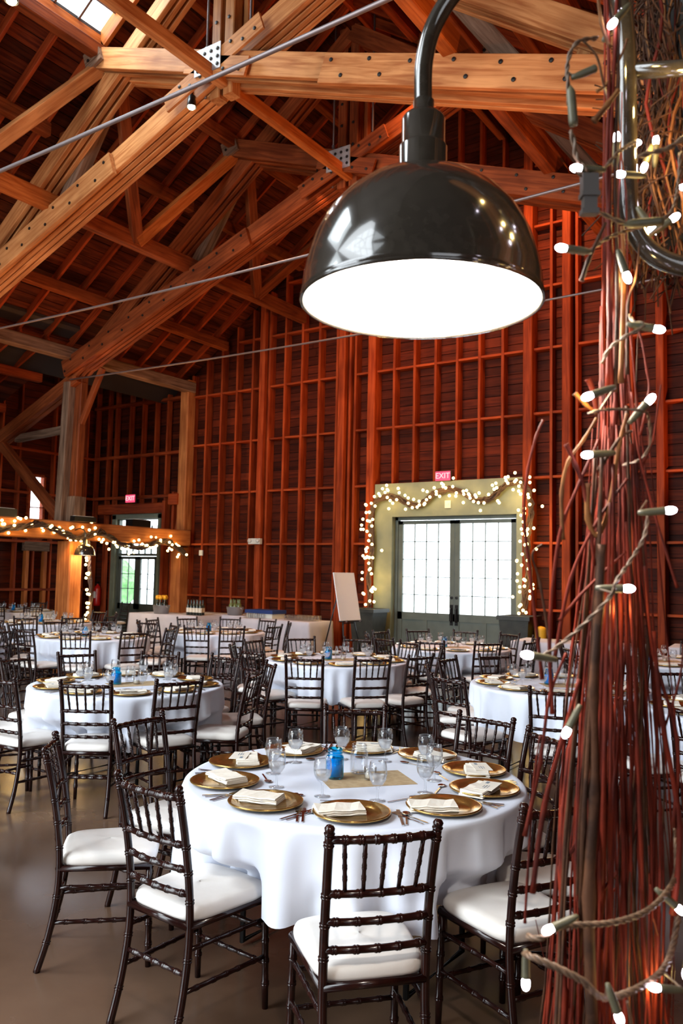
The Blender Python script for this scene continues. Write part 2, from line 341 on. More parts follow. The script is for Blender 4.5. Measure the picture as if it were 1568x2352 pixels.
# walls that the photo does not show, closing the room
wr = struct('wall_right', MB().box(3.25, 3.4, -5.3, 14, 0, 5).mesh('wall_right', MT['board']))
fw = MB()
for a0, a1, z0, z1 in [(-17.3, -13, 0, 7), (-13, -10.1, 0, 1.2), (-13, -10.1, 4, 7), (-8.2, -3.8, 4.1, 4.4), (-8.2, -3.8, 8.8, 11), (-10.1, -8.2, 0, 4.4), (-11, -10.1, 0, 4.4), (-3.8, -3.0, 0, 4.4), (-3.0, 3.3, 0, 7), (-11, -3, 8.8, 11)]: fw.box(a0, a1, -5.3, -5.1, z0, z1)
struct('wall_front', fw.mesh('wall_front', MT['board']))
ws = struct('window_3', None, (-7, -5.1, 4.4))
for i in range(9): build('mullion', MB().box(-4+i-.04, -4+i+.04, -.08, .0, 0, 4.4), MT['dark'], ws)
for k in (1.1, 2.2, 3.3): build('mullion', MB().box(-4, 4, -.08, 0, k-.04, k+.04), MT['dark'], ws)
for r_ in (3.9, 2.6): build('arch_mullion', MB().tube([(r_*cos(a_), -.04, r_*1.08*sin(a_)) for a_ in [pi*i/24 for i in range(25)]], .045, 6), MT['dark'], ws)

# roof -----------------------------------------------------------------------------
ce = struct('ceiling')
SKY = (-9.38, -8.20, 5.0, 7.42)
ang = math.atan(RS); nb = 44; sl = (XM-XL+.5)/nb
for side in (-1, 1):
    for i in range(nb):
        a = XM + side*(i+.5)*sl; z = ridge - RS*(i+.5)*sl
        segs = [(2.2, 6.0), (6.0, 10.0), (10.0, 13.95)]
        if side < 0 and SKY[0] < a < SKY[1]: segs = [(2.2, SKY[2]), (SKY[3], 10.0), (10.0, 13.95)]
        for s in segs:
            p = beam('roof_board', (a, s[0]+.005, z+.02+rnd.uniform(0, .012)), (a, s[1]-.005, z+.02), sl/cos(ang)-.012, .022, MT['roofb'], ce, up=(side*sin(ang), 0, cos(ang)))
    dk = MB(); n_ = V((side*sin(ang), 0, cos(ang)))
    for (a0, a1, b0, b1) in ([(0, 7.6, -5.3, -4.0), (0, 7.6, .4, SKY[2]), (0, .8, -4.0, .4), (3.2, 7.6, -4.0, .4), (0, 7.6, SKY[3], 14.1), (0, XM-SKY[1], SKY[2], SKY[3]), (XM-SKY[0], 7.6, SKY[2], SKY[3])] if side < 0 else [(0, 7.6, -5.3, 14.1)]):
        q = [V((XM+side*x, y, ridge-RS*x+.07)) for x, y in ((a0, b0), (a1, b0), (a1, b1), (a0, b1))]
        dk.add(q+[v_+V((0, 0, .05)) for v_ in q], [(0, 1, 2, 3), (7, 6, 5, 4), (0, 4, 5, 1), (1, 5, 6, 2), (2, 6, 7, 3), (3, 7, 4, 0)])
    build('roof_deck', dk, MT['deck'], ce)
    b = 2.5
    while b < 13.8:
        if side < 0 and SKY[2]+.03 < b < SKY[3]-.03:
            beam('rafter', (SKY[1]+.05, b, roof_z(SKY[1]+.05)-.08), (XM, b, ridge-.08), .05, .15, MT['roofb'], ce, up=(-side*sin(ang), 0, cos(ang)))
            beam('rafter', (XL-.4, b, roof_z(XL-.4)-.08), (SKY[0]-.05, b, roof_z(SKY[0]-.05)-.08), .05, .15, MT['wall'], ce, up=(-side*sin(ang), 0, cos(ang)))
        else:
            beam('rafter', (XM+side*6.9, b, ridge-RS*6.9-.08), (XM, b, ridge-.08), .05, .15, MT['wall'], ce, up=(side*sin(ang), 0, cos(ang)))
        b += .61
    for x, w_ in ((5.55, .16), (4.3, .16), (3.45, .14), (2.3, .16), (1.15, .14)):
        a = XM+side*x
        for b0, b1 in ((1.5, 4.3), (4.5, 7.4), (7.65, 10.45), (10.65, 13.8)):
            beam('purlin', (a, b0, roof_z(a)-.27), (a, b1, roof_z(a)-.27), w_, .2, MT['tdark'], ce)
beam('ridge_board', (XM, 2, ridge-.12), (XM, 13.8, ridge-.12), .06, .28, MT['wall'], ce)
# skylight frame
for b in (SKY[2]-.02, SKY[3]+.02): beam('skylight_curb', (SKY[0], b, roof_z(SKY[0])), (SKY[1], b, roof_z(SKY[1])), .06, .26, MT['truss'], ce, up=(0, 0, 1))
for a in (SKY[0]-.03, SKY[1]+.03): beam('skylight_curb', (a, SKY[2], roof_z(a)-.02), (a, SKY[3], roof_z(a)-.02), .06, .24, MT['truss'], ce)
for i in range(1, 6):
    b = SKY[2]+(SKY[3]-SKY[2])*i/6
    beam('skylight_muntin', (SKY[0], b, roof_z(SKY[0])+.1), (SKY[1], b, roof_z(SKY[1])+.1), .035, .05, MT['steel'], ce)
for i in (1, 2, 3):
    a = SKY[0]+(SKY[1]-SKY[0])*i/4
    beam('skylight_muntin', (a, SKY[2], roof_z(a)+.1), (a, SKY[3], roof_z(a)+.1), .03, .04, MT['steel'], ce)
g = MB(); q = [(SKY[0], SKY[2]), (SKY[1], SKY[2]), (SKY[1], SKY[3]), (SKY[0], SKY[3])]
g.add([(x, y, roof_z(x)+.13) for x, y in q]+[(x, y, roof_z(x)+.136) for x, y in q], [(0, 1, 2, 3), (7, 6, 5, 4), (0, 4, 5, 1), (1, 5, 6, 2), (2, 6, 7, 3), (3, 7, 4, 0)])
build('skylight_glass', g, MT['pane'], ce)
# aisle roof: lower pitch, then the taller bay in front of the gable
for i in range(17):
    a = XL-.1-.2*(i+.5); z = 6.28-.43*(XL-a)
    beam('roof_board', (a, 2.2, z), (a, 10.5, z), .212, .022, MT['roofb'], ce, up=(-.395, 0, .918))
    beam('roof_board', (a, 10.5, 7.05), (a, 13.95, 7.05), .195, .022, MT['roofb'], ce)
b = 2.5
while b < 13.8:
    if b < 10.4: beam('rafter', (XO, b, 4.8-.1), (XL, b, 6.25-.1), .05, .15, MT['wall'], ce, up=(-.395, 0, .918))
    else: beam('rafter', (XO, b, 6.95), (XL, b, 6.95), .05, .15, MT['wall'], ce)
    b += .61
for a in (-14.6, -15.8): beam('purlin', (a, 2, 6.28-.43*(XL-a)-.28), (a, 10.4, 6.28-.43*(XL-a)-.28), .14, .18, MT['wall'], ce)
ak = MB(); ak.box(-17.3, -13.5, 10.45, 14.1, 7.08, 7.12); ak.add([(-17.3, 10.47, 4.76), (-13.4, 10.47, 6.46), (-13.4, 10.47, 7.12), (-17.3, 10.47, 7.12)], [(0, 1, 2, 3)])
ak.add([(-17.3, -5.3, 4.72), (-13.4, -5.3, 6.42), (-13.4, 10.5, 6.42), (-17.3, 10.5, 4.72), (-17.3, -5.3, 4.78), (-13.4, -5.3, 6.48), (-13.4, 10.5, 6.48), (-17.3, 10.5, 4.78)], [(0, 3, 2, 1), (4, 5, 6, 7), (0, 1, 5, 4), (1, 2, 6, 5), (2, 3, 7, 6), (3, 0, 4, 7)])
ak.box(-13.5, -13.4, 10.5, 14.0, 6.5, 7.12)
ak.box(-.6, 3.4, -5.3, 14.1, 5.0, 5.05); ak.box(-.6, -.5, -5.3, 14.1, 5.0, 6.5)
build('roof_deck', ak, MT['deck'], ce)

# ------------------------------------------------------------------ trusses
bolt_me = MB().lathe([(0.0001, -.012), (.012, -.010), (.024, -.008), (.024, 0)], 8, Matrix.Rotation(-pi/2, 4, 'X')).mesh('bolt', MT['bolt'], False)
# local bolt axis along y, head towards -y
LFT = (XL, 5.68); RGT = (XR, 5.68); JN = (XM, 8.03)
def onl(p, q, t): return (p[0]+(q[0]-p[0])*t, p[1]+(q[1]-p[1])*t)
def truss(y, label, mn='truss'):
    T = thing('timber_truss', label, 'truss', (XM, y, 0), 0, None)
    def B(nm, p, q, w_, h, dy=0, m=mn): return beam(nm, (p[0], y+dy, p[1]), (q[0], y+dy, q[1]), w_, h, MT[m], T)
    def bolt(p, dy): obj('bolt', bolt_me, T, Matrix.Translation((p[0]-XM, dy, p[1])))
    up = (XM+2.35, JN[1]+2.35*.362+.12)
    tl, tr = (XM-2.35, up[1]), (XM+2.35, up[1])
    for dy in (-.15, -.05, .05, .15):
        B('chord_plank', LFT, onl(LFT, tr, 1), .078, .30, dy)
    for dy in (-.25, -.10, .10, .2):
        B('chord_plank', RGT, onl(RGT, tl, 1), .078, .30, dy)
    for s in (-1, 1):
        for dy in (-.12, 0, .12):
            B('rafter_plank', (XM+s*6.6, 5.55), (XM, 5.55+6.6*.724), .078, .27, dy+.02)
        # web members
        B('web_timber', (XM+s*2.5, 8.95), (XM+s*3.9, 6.95), .20, .20, .28, 'truss_grey')
        B('web_timber', (XM+s*4.6, 6.75), (XM+s*4.75, 7.1), .16, .16, .1)
    for x in (-.11, .11): B('king_post', (XM-.05+x, JN[1]-.25), (XM-.05+x, ridge-.5), .16, .17, -.02)
    B('king_post', (XM+.14, JN[1]+.1), (XM+.14, ridge-.9), .12, .12, .15)
    for s in (-1, 1):
        x = XM+(-.32 if s < 0 else .42)
        build('hanger_rod', MB().tube([(x-XM, -.1, JN[1]-.2), (x-XM, -.1, ridge-.4)], .016, 8), MT['steel'], T, smooth=True)
        build('hanger_sleeve', MB().tube([(x-XM, -.1, JN[1]+.05), (x-XM, -.1, JN[1]+.5)], .028, 8), MT['plate'], T, smooth=True)
    # splice planks proud of the face
    p0, p1 = onl(RGT, JN, .06), onl(RGT, JN, .735)
    B('splice_plank', p0, p1, .07, .34, -.34)
    for i in range(9):
        for r_, o_ in ((.09, 0), (-.09, .03)):
            p = onl(p0, p1, .97-.115*i-o_); bolt((p[0], p[1]+r_+.02*(i % 2)), -.38)
    p0, p1 = onl(LFT, JN, -.02), onl(LFT, JN, .705)
    B('splice_plank', p0, p1, .07, .34, -.235)
    for i in range(9):
        for r_, o_ in ((.08, 0), (-.08, .035)):
            p = onl(p0, p1, .97-.115*i-o_); bolt((p[0], p[1]+r_), -.272)
    # fish plates at the crossing and rafter ends
    for (q, d, w_, L_) in (((XM-.42, JN[1]-.15), (6.55, 2.35), .22, .75), ((XM+.45, JN[1]+.16), (6.55, 2.35), .22, .8), ((XM+.1, JN[1]-.03), (6.55, -2.35), .22, 1.1)):
        dd = V((d[0], 0, d[1])).normalized()
        c_ = V((q[0], y-.36, q[1]))
        beam('fish_plate', c_-dd*L_/2, c_+dd*L_/2, .04, .24, MT[mn], T)
        for t in (-.38, -.13, .13, .38):
            p = c_+dd*L_*t; bolt((p.x, p.z+(.06 if t*3 % 1 > .5 else -.05)), -.385)
    g2 = MB(); g2.box(-.24, .20, -.40, -.385, JN[1]-.10, JN[1]+.24); build('gusset_plate', g2, MT['plate'], T)
    for i in range(4):
        for k in range(3): bolt((XM-.18+.11*i, JN[1]-.04+.1*k), -.40)
    for k in range(5):
        for x in (-.11, .11): bolt((XM-.05+x, JN[1]+.42+.36*k), -.11)
    for s, e in ((-1, tl), (1, tr)):
        c_ = V((e[0]+(-.0)*s, y-.32, e[1]-.02)); dd = V((.94, 0, .34*(-s))) 
        beam('end_plate', c_-dd*.16, c_+dd*.16, .05, .30, MT['truss_grey'], T)
        for k in (-1, 1): bolt((c_.x+.06*k, c_.z+.05*k), -.36)
    # aisle half-truss beyond the left column row and its brace
    for dy in (-.07, .07): B('aisle_chord', (XL+.1, 5.50), (-17.0, 4.02), .12, .26, dy)
    B('aisle_brace', (-16.05, 4.35), (-13.85, 2.62), .16, .2, -.02)
    B('aisle_tie', (-15.7, 4.43), (-13.65, 4.52), .10, .16, .12, 'truss_grey')
    B('knee_brace', (-12.85, 5.6), (-13.42, 4.55), .09, .12, 0)
    # column, in two pieces, on the header beam
    B('column_upper', (XL-.24, 2.58), (XL-.14, 5.4), .2, .2, -.06, 'truss_grey'); B('column_upper', (XL-.02, 2.58), (XL+.04, 5.5), .17, .2, .08, 'tdark')
    B('column_foot', (XL-.02, 2.45), (XL-.02, 3.1), .24, .3, .12, 'truss_grey')
    B('column_lower', (XL-.0, 0), (XL-.0, 2.2), .42, .30, 0, 'post')
    build('tie_rod', MB().tube([(XL-XM + (XR-XL)*t, -.18, 5.42-.0 - .09*sin(pi*t)) for t in [i/16 for i in range(17)]], .016 if y > 5 else .018, 8), MT['steel'], T, smooth=True)
    return T
TY = [4.5, 7.62, 10.55]
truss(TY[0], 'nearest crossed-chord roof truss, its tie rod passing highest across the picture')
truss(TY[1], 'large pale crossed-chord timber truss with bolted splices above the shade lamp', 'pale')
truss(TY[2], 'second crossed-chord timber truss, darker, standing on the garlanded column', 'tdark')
# longitudinal timbers and V braces between trusses
for i in range(3):
    y0, y1 = TY[i]+.1, (TY[i+1] if i < 2 else YG)-.1; ym = (y0+y1)/2
    bay = ('bay over the shade lamp', 'bay between the two big trusses', 'bay next to the gable')[i]
    for s, side in ((-1, 'column-side'), (1, 'lamp-side')):
        Lg = thing('longitudinal_tie', 'tie timber with V braces, %s half, %s' % (side, bay), 'timber', (XM+s*3.36, y0, 7.12))
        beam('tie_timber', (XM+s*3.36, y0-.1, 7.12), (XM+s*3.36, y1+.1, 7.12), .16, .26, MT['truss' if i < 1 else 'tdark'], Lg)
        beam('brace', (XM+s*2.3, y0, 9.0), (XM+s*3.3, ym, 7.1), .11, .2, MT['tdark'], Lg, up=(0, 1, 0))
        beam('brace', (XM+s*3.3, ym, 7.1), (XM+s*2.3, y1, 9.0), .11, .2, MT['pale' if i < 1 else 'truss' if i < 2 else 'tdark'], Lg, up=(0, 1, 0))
    beam_o = beam('ridge_tie', (XM, y0, 7.95), (XM, y1, 7.95), .13, .16, MT['pale' if i < 1 else 'truss' if i < 2 else 'tdark']); tag(beam_o, 'long timber tie joining the chord crossings, '+bay, 'timber')
# header beam with fixtures, eave plate
hb = thing('header_beam', 'heavy header beam carrying the garland over the column row', 'beam', (XL, 4, 0))
beam('beam_timber', (XL, 2.5, 2.41), (XL, 13.75, 2.41), .28, .36, MT['post'], hb)
ep = beam('eave_plate', (XL, 2.5, 5.93), (XL, 13.8, 5.93), .22, .24, MT['truss_grey']); tag(ep, 'dark eave plate running from the column head to the gable', 'timber')
rc = beam('timber_post', (.1, 1.5, 0), (.1, 1.5, 4.8), .26, .26, MT['post'], up=(0, 1, 0)); tag(rc, 'square timber post holding the gooseneck lamp bracket', 'post')
for i, (b, l_) in enumerate(((9.0, 'by the slim window'), (12.3, 'over the paned entrance'), (10.62, 'at the column foot'))):
    t = thing('uplight_box', 'black uplight housing on the header beam '+l_, 'light fitting', (XL+(.0 if i < 2 else .28), b, 2.59))
    sx = .11 if i < 2 else .07
    build('housing', MB().box(-sx, sx, -.26, .26, 0, .15 if i < 2 else .1), MT['black'], t); build('lens', MB().box(-sx+.02, sx-.02, -.22, .22, .15 if i < 2 else .1, .16 if i < 2 else .11), MT['grey'], t)

# ------------------------------------------------------------------ doors and windows
def pane_door(prefix, a0, a1, ztop, leaves, gz0, gz1, nx, nz, y, transom=None, handle=True):
    d = struct(prefix, None, ((a0+a1)/2, y, 0)); ox = (a0+a1)/2
    def B(nm, x0, x1, y0, y1, z0, z1, m, par=d): return build(nm, MB().box(x0-ox, x1-ox, y0, y1, z0, z1), m, par)
    f = .06
    B('frame', a0, a0+f, -.02, .08, 0, ztop, MT['door']); B('frame', a1-f, a1, -.02, .08, 0, ztop, MT['door']); B('frame', a0, a1, -.02, .08, ztop-f, ztop, MT['door'])
    lt = ztop-f if transom is None else transom[0]-.06
    if transom:
        z0, z1, n = transom
        B('transom_bar', a0+f, a1-f, -.02, .08, lt, z0, MT['door']); B('pane', a0+f, a1-f, .03, .034, z0, z1, MT['pane'])
        for i in range(n+1):
            x = a0+f+.04+(a1-a0-2*f-.08)*i/n; B('muntin', x-.012, x+.012, .01, .05, z0, z1, MT['door'])
    W = (a1-a0-2*f)/leaves
    for k in range(leaves):
        x0 = a0+f+W*k+.005; x1 = a0+f+W*(k+1)-.005; s = .095
        lf = build('door_leaf', MB().box(x0-ox, x0+s-ox, 0, .05, .01, lt-.01).box(x1-s-ox, x1-ox, 0, .05, .01, lt-.01).box(x0-ox, x1-ox, 0, .05, gz1, lt-.01).box(x0-ox, x1-ox, 0, .05, gz0-.14, gz0).box(x0-ox, x1-ox, 0, .05, .01, .2).box(x0+s-ox, x1-s-ox, .015, .035, .2, gz0-.14)
                   .box((x0+x1)/2-.04-ox, (x0+x1)/2+.04-ox, 0, .05, .2, gz0-.14), MT['door'], d)
        gx0, gx1 = x0+s, x1-s
        for i in range(nx):
            for j in range(nz):
                px0 = gx0+(gx1-gx0)*i/nx; px1 = gx0+(gx1-gx0)*(i+1)/nx; pz0 = gz0+(gz1-gz0)*j/nz; pz1 = gz0+(gz1-gz0)*(j+1)/nz
                B('pane', px0+.004, px1-.004, .022, .026, pz0+.004, pz1-.004, MT['pane'], lf)
        mm = MB()
        for i in range(1, nx): x = gx0+(gx1-gx0)*i/nx-ox; mm.box(x-.008, x+.008, .012, .04, gz0, gz1)
        for j in range(1, nz): z = gz0+(gz1-gz0)*j/nz; mm.box(gx0-ox, gx1-ox, .012, .04, z-.008, z+.008)
        build('muntins', mm, MT['door'], lf)
        if handle:
            hx = (x1-.045 if k == 0 else x0+.045)-ox
            build('handle', MB().box(hx-.03, hx+.03, -.012, 0, .76, 1.14).tube([(hx, -.012, .82), (hx, -.06, .84), (hx, -.06, 1.06), (hx, -.012, 1.08)], .012, 8), MT['black'], lf)
            build('deadbolt', MB().lathe([(.0001, -.02), (.025, -.018), (.028, 0)], 12, Matrix.Translation((hx, 0, 1.27)) @ Matrix.Rotation(-pi/2, 4, 'X')), MT['black'], lf)
    return d
pane_door('door_1', D1[0], D1[1], D1[2], 2, .97, 2.65, 4, 5, YG+.10)
tr = struct('trim_1', None, (-6.9, YG-.02, 0))
for x0, x1, z0, z1 in ((-8.50, D1[0], 0, 3.44), (D1[1], -5.44, 0, 3.44), (D1[0], D1[1], D1[2], 3.44)):
    build('casing_board', MB().box(x0+6.9, x1+6.9, -.03, .10, z0, z1), MT['casing'], tr)
build('casing_reveal', MB().box(D1[0]+6.9, D1[0]+6.9+.02, .10, .27, 0, D1[2]).box(D1[1]+6.9-.02, D1[1]+6.9, .10, .27, 0, D1[2]), MT['casing'], tr)
pane_door('door_2', D2[0]+.12, D2[1]-.06, 2.94, 2, .85, 1.92, 2, 3, YG+.05, (2.06, 2.74, 6), False)
tr = struct('trim_2', None, (-15.3, YG-.02, 0))
for x0, x1, z0, z1 in ((D2[0]-.02, D2[0]+.12, 0, 3.0), (D2[1]-.06, D2[1]+.02, 0, 3.0), (D2[0]-.02, D2[1]+.02, 2.9, 3.02)):
    build('casing_board', MB().box(x0+15.3, x1+15.3, -.02, .14, z0, z1), MT['casing'], tr)
def small_window(name, ax, c, w_, z0, z1):
    s = struct(name, None, c); q = lambda x0, x1, y0, y1, za, zb_: MB().box(x0, x1, y0, y1, za, zb_) if ax == 'x' else MB().box(y0, y1, x0, x1, za, zb_)
    for x0, x1, za, zb_ in ((-w_/2-.04, -w_/2+.02, z0, z1), (w_/2-.02, w_/2+.04, z0, z1), (-w_/2, w_/2, z0-.04, z0+.02), (-w_/2, w_/2, z1-.02, z1+.04), (-w_/2, w_/2, (z0+z1)/2-.01, (z0+z1)/2+.01)):
        build('frame', q(x0, x1, -.05, .08, za, zb_), MT['wall'], s)
    build('pane', q(-w_/2, w_/2, .02, .024, z0, z1), MT['pane'], s)
small_window('window_1', 'y', (XO-.15, (W1[0]+W1[1])/2, 0), W1[1]-W1[0], W1[2], W1[3])
small_window('window_2', 'x', ((W2[0]+W2[1])/2, YG+.1, 0), W2[1]-W2[0], W2[2], W2[3])
# greenery outside
for i, (x, y, r) in enumerate(((-29, 24, 1.7), (-33, 27, 2.1))):
    bm = bmesh.new(); bmesh.ops.create_icosphere(bm, subdivisions=3, radius=r)
    for v_ in bm.verts: v_.co *= 1+rnd.uniform(-.12, .12); v_.co.z *= .62
    me = bpy.data.meshes.new('hedge'); bm.to_mesh(me); bm.free(); me.materials.append(MT['leaf'])
    o = obj('hedge_bush', me); o.location = (x, y, r*.5); tag(o, 'green bush outside the paned side entrance', 'bush', 'bushes outside')

# exit signs, emergency light, sensor
def exit_sign(loc, label, s=1.0):
    t = thing('exit_sign', label, 'sign', loc)
    build('housing', MB().box(-.17*s, .17*s, 0, .05, 0, .20*s), MT['dark'], t)
    build('face', MB().box(-.16*s, .16*s, -.008, 0, .01, .19*s), MT['red'], t)
    cu = bpy.data.curves.new('letters', 'FONT'); cu.body = 'EXIT'; cu.size = .155*s; cu.align_x = 'CENTER'; cu.align_y = 'CENTER'; cu.extrude = .003; cu.materials.append(MT['signw'])
    tmp = bpy.data.objects.new('tmp', cu); C.objects.link(tmp); bpy.context.view_layer.update(); me = bpy.data.meshes.new_from_object(tmp.evaluated_get(bpy.context.evaluated_depsgraph_get())); bpy.data.objects.remove(tmp); me.materials.clear(); me.materials.append(MT['signw'])
    obj('letters', me, t, Matrix.Translation((0, -.014, .1*s)) @ Matrix.Rotation(pi/2, 4, 'X') )
exit_sign((-6.98, YG-.12, 3.43), 'red EXIT sign above the large lit double doors', .95)
exit_sign((-15.35, YG-.20, 3.28), 'red EXIT sign above the small paned entrance by the corner', 1.0)
t = thing('emergency_light', 'white twin-head emergency light box on a wall post', 'light fitting', (-11.45, YG-.14, 2.27))
build('housing', MB().box(-.16, .16, -.04, .04, 0, .12), MT['grey'], t)
for s in (-1, 1): build('lamp_head', MB().lathe([(.0001, -.03), (.045, -.03), (.04, .02), (.0001, .03)], 12, Matrix.Translation((s*.11, -.06, .07)) @ Matrix.Rotation(pi/2, 4, 'X')), MT['grey'], t, smooth=True)
o = build('thermostat', MB().box(-.05, .05, -.03, 0, -.06, .06).box(-.03, .03, -.04, -.03, -.02, .04), MT['grey']); o.location = (-13.14, YG, 2.08); tag(o, 'small pale thermostat box on the stud wall', 'thermostat')
o = build('call_plate', MB().box(-.06, .06, -.02, 0, -.07, .07).box(-.02, .02, -.03, -.02, -.02, .02), MT['grey']); o.location = (-6.9, YG-.05, 3.0); tag(o, 'small cream plate on the door header', 'plate')
t = thing('fire_extinguisher', 'red fire extinguisher on the wall beside the paned entrance', 'extinguisher', (-16.5, YG-.12, .75))
build('cylinder_body', MB().lathe([(.0001, 0), (.08, .01), (.085, .05), (.085, .42), (.06, .49), (.02, .52), (.02, .56)], 16), MT['extred'], t, smooth=True)
build('valve', MB().box(-.03, .03, -.02, .02, .55, .6).tube([(0, 0, .58), (.09, -.02, .6)], .008, 6), MT['black'], t)
build('tag', MB().box(-.04, .04, -.088, -.086, .2, .36), MT['grey'], t)

# ceiling spots
for i, (P, l_) in enumerate((((-7.51, 7.42, 7.71), 'just under the pale truss crossing'), ((-7.64, 10.4, 7.9), 'beside the darker truss crossing'), ((-6.75, 4.3, 6.95), 'at the top edge by the skylight'), ((-5.48, 10.0, 9.65), 'high behind the lamp pipe'), ((-4.87, 12.0, 8.79), 'high in front of the gable studs'))):
    P = V(P); t = thing('ceiling_spot', 'small round spotlight '+l_, 'spotlight', P)
    build('can', MB().lathe([(.0001, .16), (.05, .15), (.06, .03), (.065, .0)], 16), MT['black'], t, smooth=True)
    build('stem', MB().tube([(0, 0, .15), (0, 0, .62 if i < 3 else .5)], .012, 6), MT['black'], t)
    bl = build('bulb', MB().lathe([(.0001, -.03), (.035, -.02), (.05, .005), (.04, .03), (.0001, .04)], 12), MT['spotbulb'] if i < 3 else MT['bulbo'], t, smooth=True)

# ------------------------------------------------------------------ garlands
def bulb_mesh(r, m, n=8): return MB().lathe([(.0001, -r), (r*.7, -r*.7), (r, 0), (r*.7, r*.7), (.0001, r)], n).mesh('bulb', m, True)
bulb_far = bulb_mesh(.027, MT['bulbw'])
def garland(path, label, group, spread, nb_, base, seed, thick=.06):
    r = random.Random(seed); path = [V(p) for p in path]
    L = [0]
    for i in range(len(path)-1): L.append(L[-1]+(path[i+1]-path[i]).length)
    def pt(s):
        for i in range(len(path)-1):
            if s <= L[i+1]: return path[i].lerp(path[i+1], (s-L[i])/max(1e-6, L[i+1]-L[i]))
        return path[-1]
    t = thing('light_garland', label, 'garland', base, 0, group); base = V(base)
    mb = MB()
    for k in range(16):
        ph = r.uniform(0, 6.28); rr = thick*r.uniform(.2, 1); fr = r.uniform(5, 9); pts = []
        nseg = int(L[-1]/.12)
        for i in range(nseg+1):
            s = L[-1]*i/nseg; p = pt(s); pts.append(p-base+V((cos(ph+fr*s)*rr+r.gauss(0, .012), r.gauss(0, .015)-abs(cos(fr*s))*rr*.6, sin(ph+fr*s)*rr+r.gauss(0, .012))))
        mb.tube(pts, .013, 4)
    v = build('vine', mb, MT['vine'], t); v['kind'] = 'stuff'
    for k in range(nb_):
        s = L[-1]*(k+r.random())/nb_; p = pt(s)
        o = obj('bulb', bulb_far, t); o.location = p-base+V((r.gauss(0, spread), -thick-.03-abs(r.gauss(0, .02)), r.gauss(0, spread)))
    return t
yg = YG-.14
sw = [(-8.52, 1.05), (-8.55, 1.6), (-8.48, 2.2), (-8.53, 2.8), (-8.42, 3.12), (-8.15, 3.2), (-7.85, 3.12), (-7.6, 2.98), (-7.4, 3.0), (-7.15, 3.22), (-6.85, 3.28), (-6.55, 3.2), (-6.25, 3.02), (-6.0, 3.08), (-5.75, 3.3), (-5.45, 3.34), (-5.3, 3.2), (-5.25, 2.8), (-5.33, 2.3), (-5.28, 1.8), (-5.36, 1.3), (-5.38, 1.0)]
garland([(a, yg, z) for a, z in sw], 'twig garland with warm fairy lights swagged around the double doors', None, .10, 170, (-6.9, yg, 1.0), 3)
gp = [(XL+.2, 8.2, 2.45), (XL+.2, 8.7, 2.3), (XL+.2, 9.3, 2.42), (XL+.2, 9.7, 2.5), (XL+.2, 10.1, 2.4), (XL+.2, 10.6, 2.25), (XL+.2, 11.1, 2.42), (XL+.2, 11.7, 2.2), (XL+.2, 12.2, 2.12), (XL+.2, 12.6, 2.25), (XL+.2, 13.0, 2.32), (XL+.2, 13.4, 2.15), (XL+.2, 13.6, 2.0)]
garland([(XL+.2, 7.3, 2.2), (XL+.2, 7.8, 2.4)]+gp, 'warm light garland along the header beam over the aisle', None, .08, 120, (XL+.2, 9, 2.4), 5)
garland([(XL+.32, 10.75, 2.2), (XL+.34, 10.8, 1.6), (XL+.34, 10.85, 1.0), (XL+.34, 10.8, .55)], 'single string of warm lights hanging down the timber column', None, .04, 22, (XL+.32, 10.8, 2.2), 8, .03)
for p, e in (((-8.2, YG-.4, 3.1), 4), ((-6.9, YG-.4, 3.2), 5), ((-5.5, YG-.4, 3.1), 5), ((-8.3, YG-.35, 1.6), 3), ((-5.1, YG-.35, 1.7), 6), ((-5.1, YG-.35, 2.5), 6), ((XL+.5, 10.6, 2.2), 6), ((XL+.45, 12.9, 2.3), 4), ((XL+.5, 9.2, 2.3), 4), ((XL+.5, 10.9, .9), 5)):
    point('garland_glow', p, e*1.6, (1, .62, .18), .1)
for s, (a, l_) in enumerate(((-8.32, 'beside the easel'), (-5.32, 'nearest the twig column'))):
    t = thing('planter', 'tall dark tapered planter at the double doors, '+l_, 'planter', (a, YG-.50, 0))
    vs = []
    for r_, z in ((.18, 0), (.26, .96), (.29, .96), (.29, 1.03), (.25, 1.03), (.25, .92)): vs.append((r_, z))
    mb = MB(); k = len(vs); pv = [V((x*r_, y*r_, z)) for r_, z in vs for x, y in ((-1, -1), (1, -1), (1, 1), (-1, 1))]
    mb.add(pv, [(i*4+j, i*4+(j+1) % 4, (i+1)*4+(j+1) % 4, (i+1)*4+j) for i in range(k-1) for j in range(4)]+[(3, 2, 1, 0)])
    build('pot', mb, MT['planter'], t); build('soil', MB().box(-.25, .25, -.25, .25, .88, .93), MT['dark'], t)
o = build('sand_canister', MB().lathe([(.0001, 0), (.10, 0), (.085, .35), (.10, .8), (.095, .84), (.05, .86), (.0001, .87)], 20), MT['yellow'], smooth=True); o.location = (-4.96, YG-.45, 0); tag(o, 'yellow waisted canister beside the planter', 'canister')

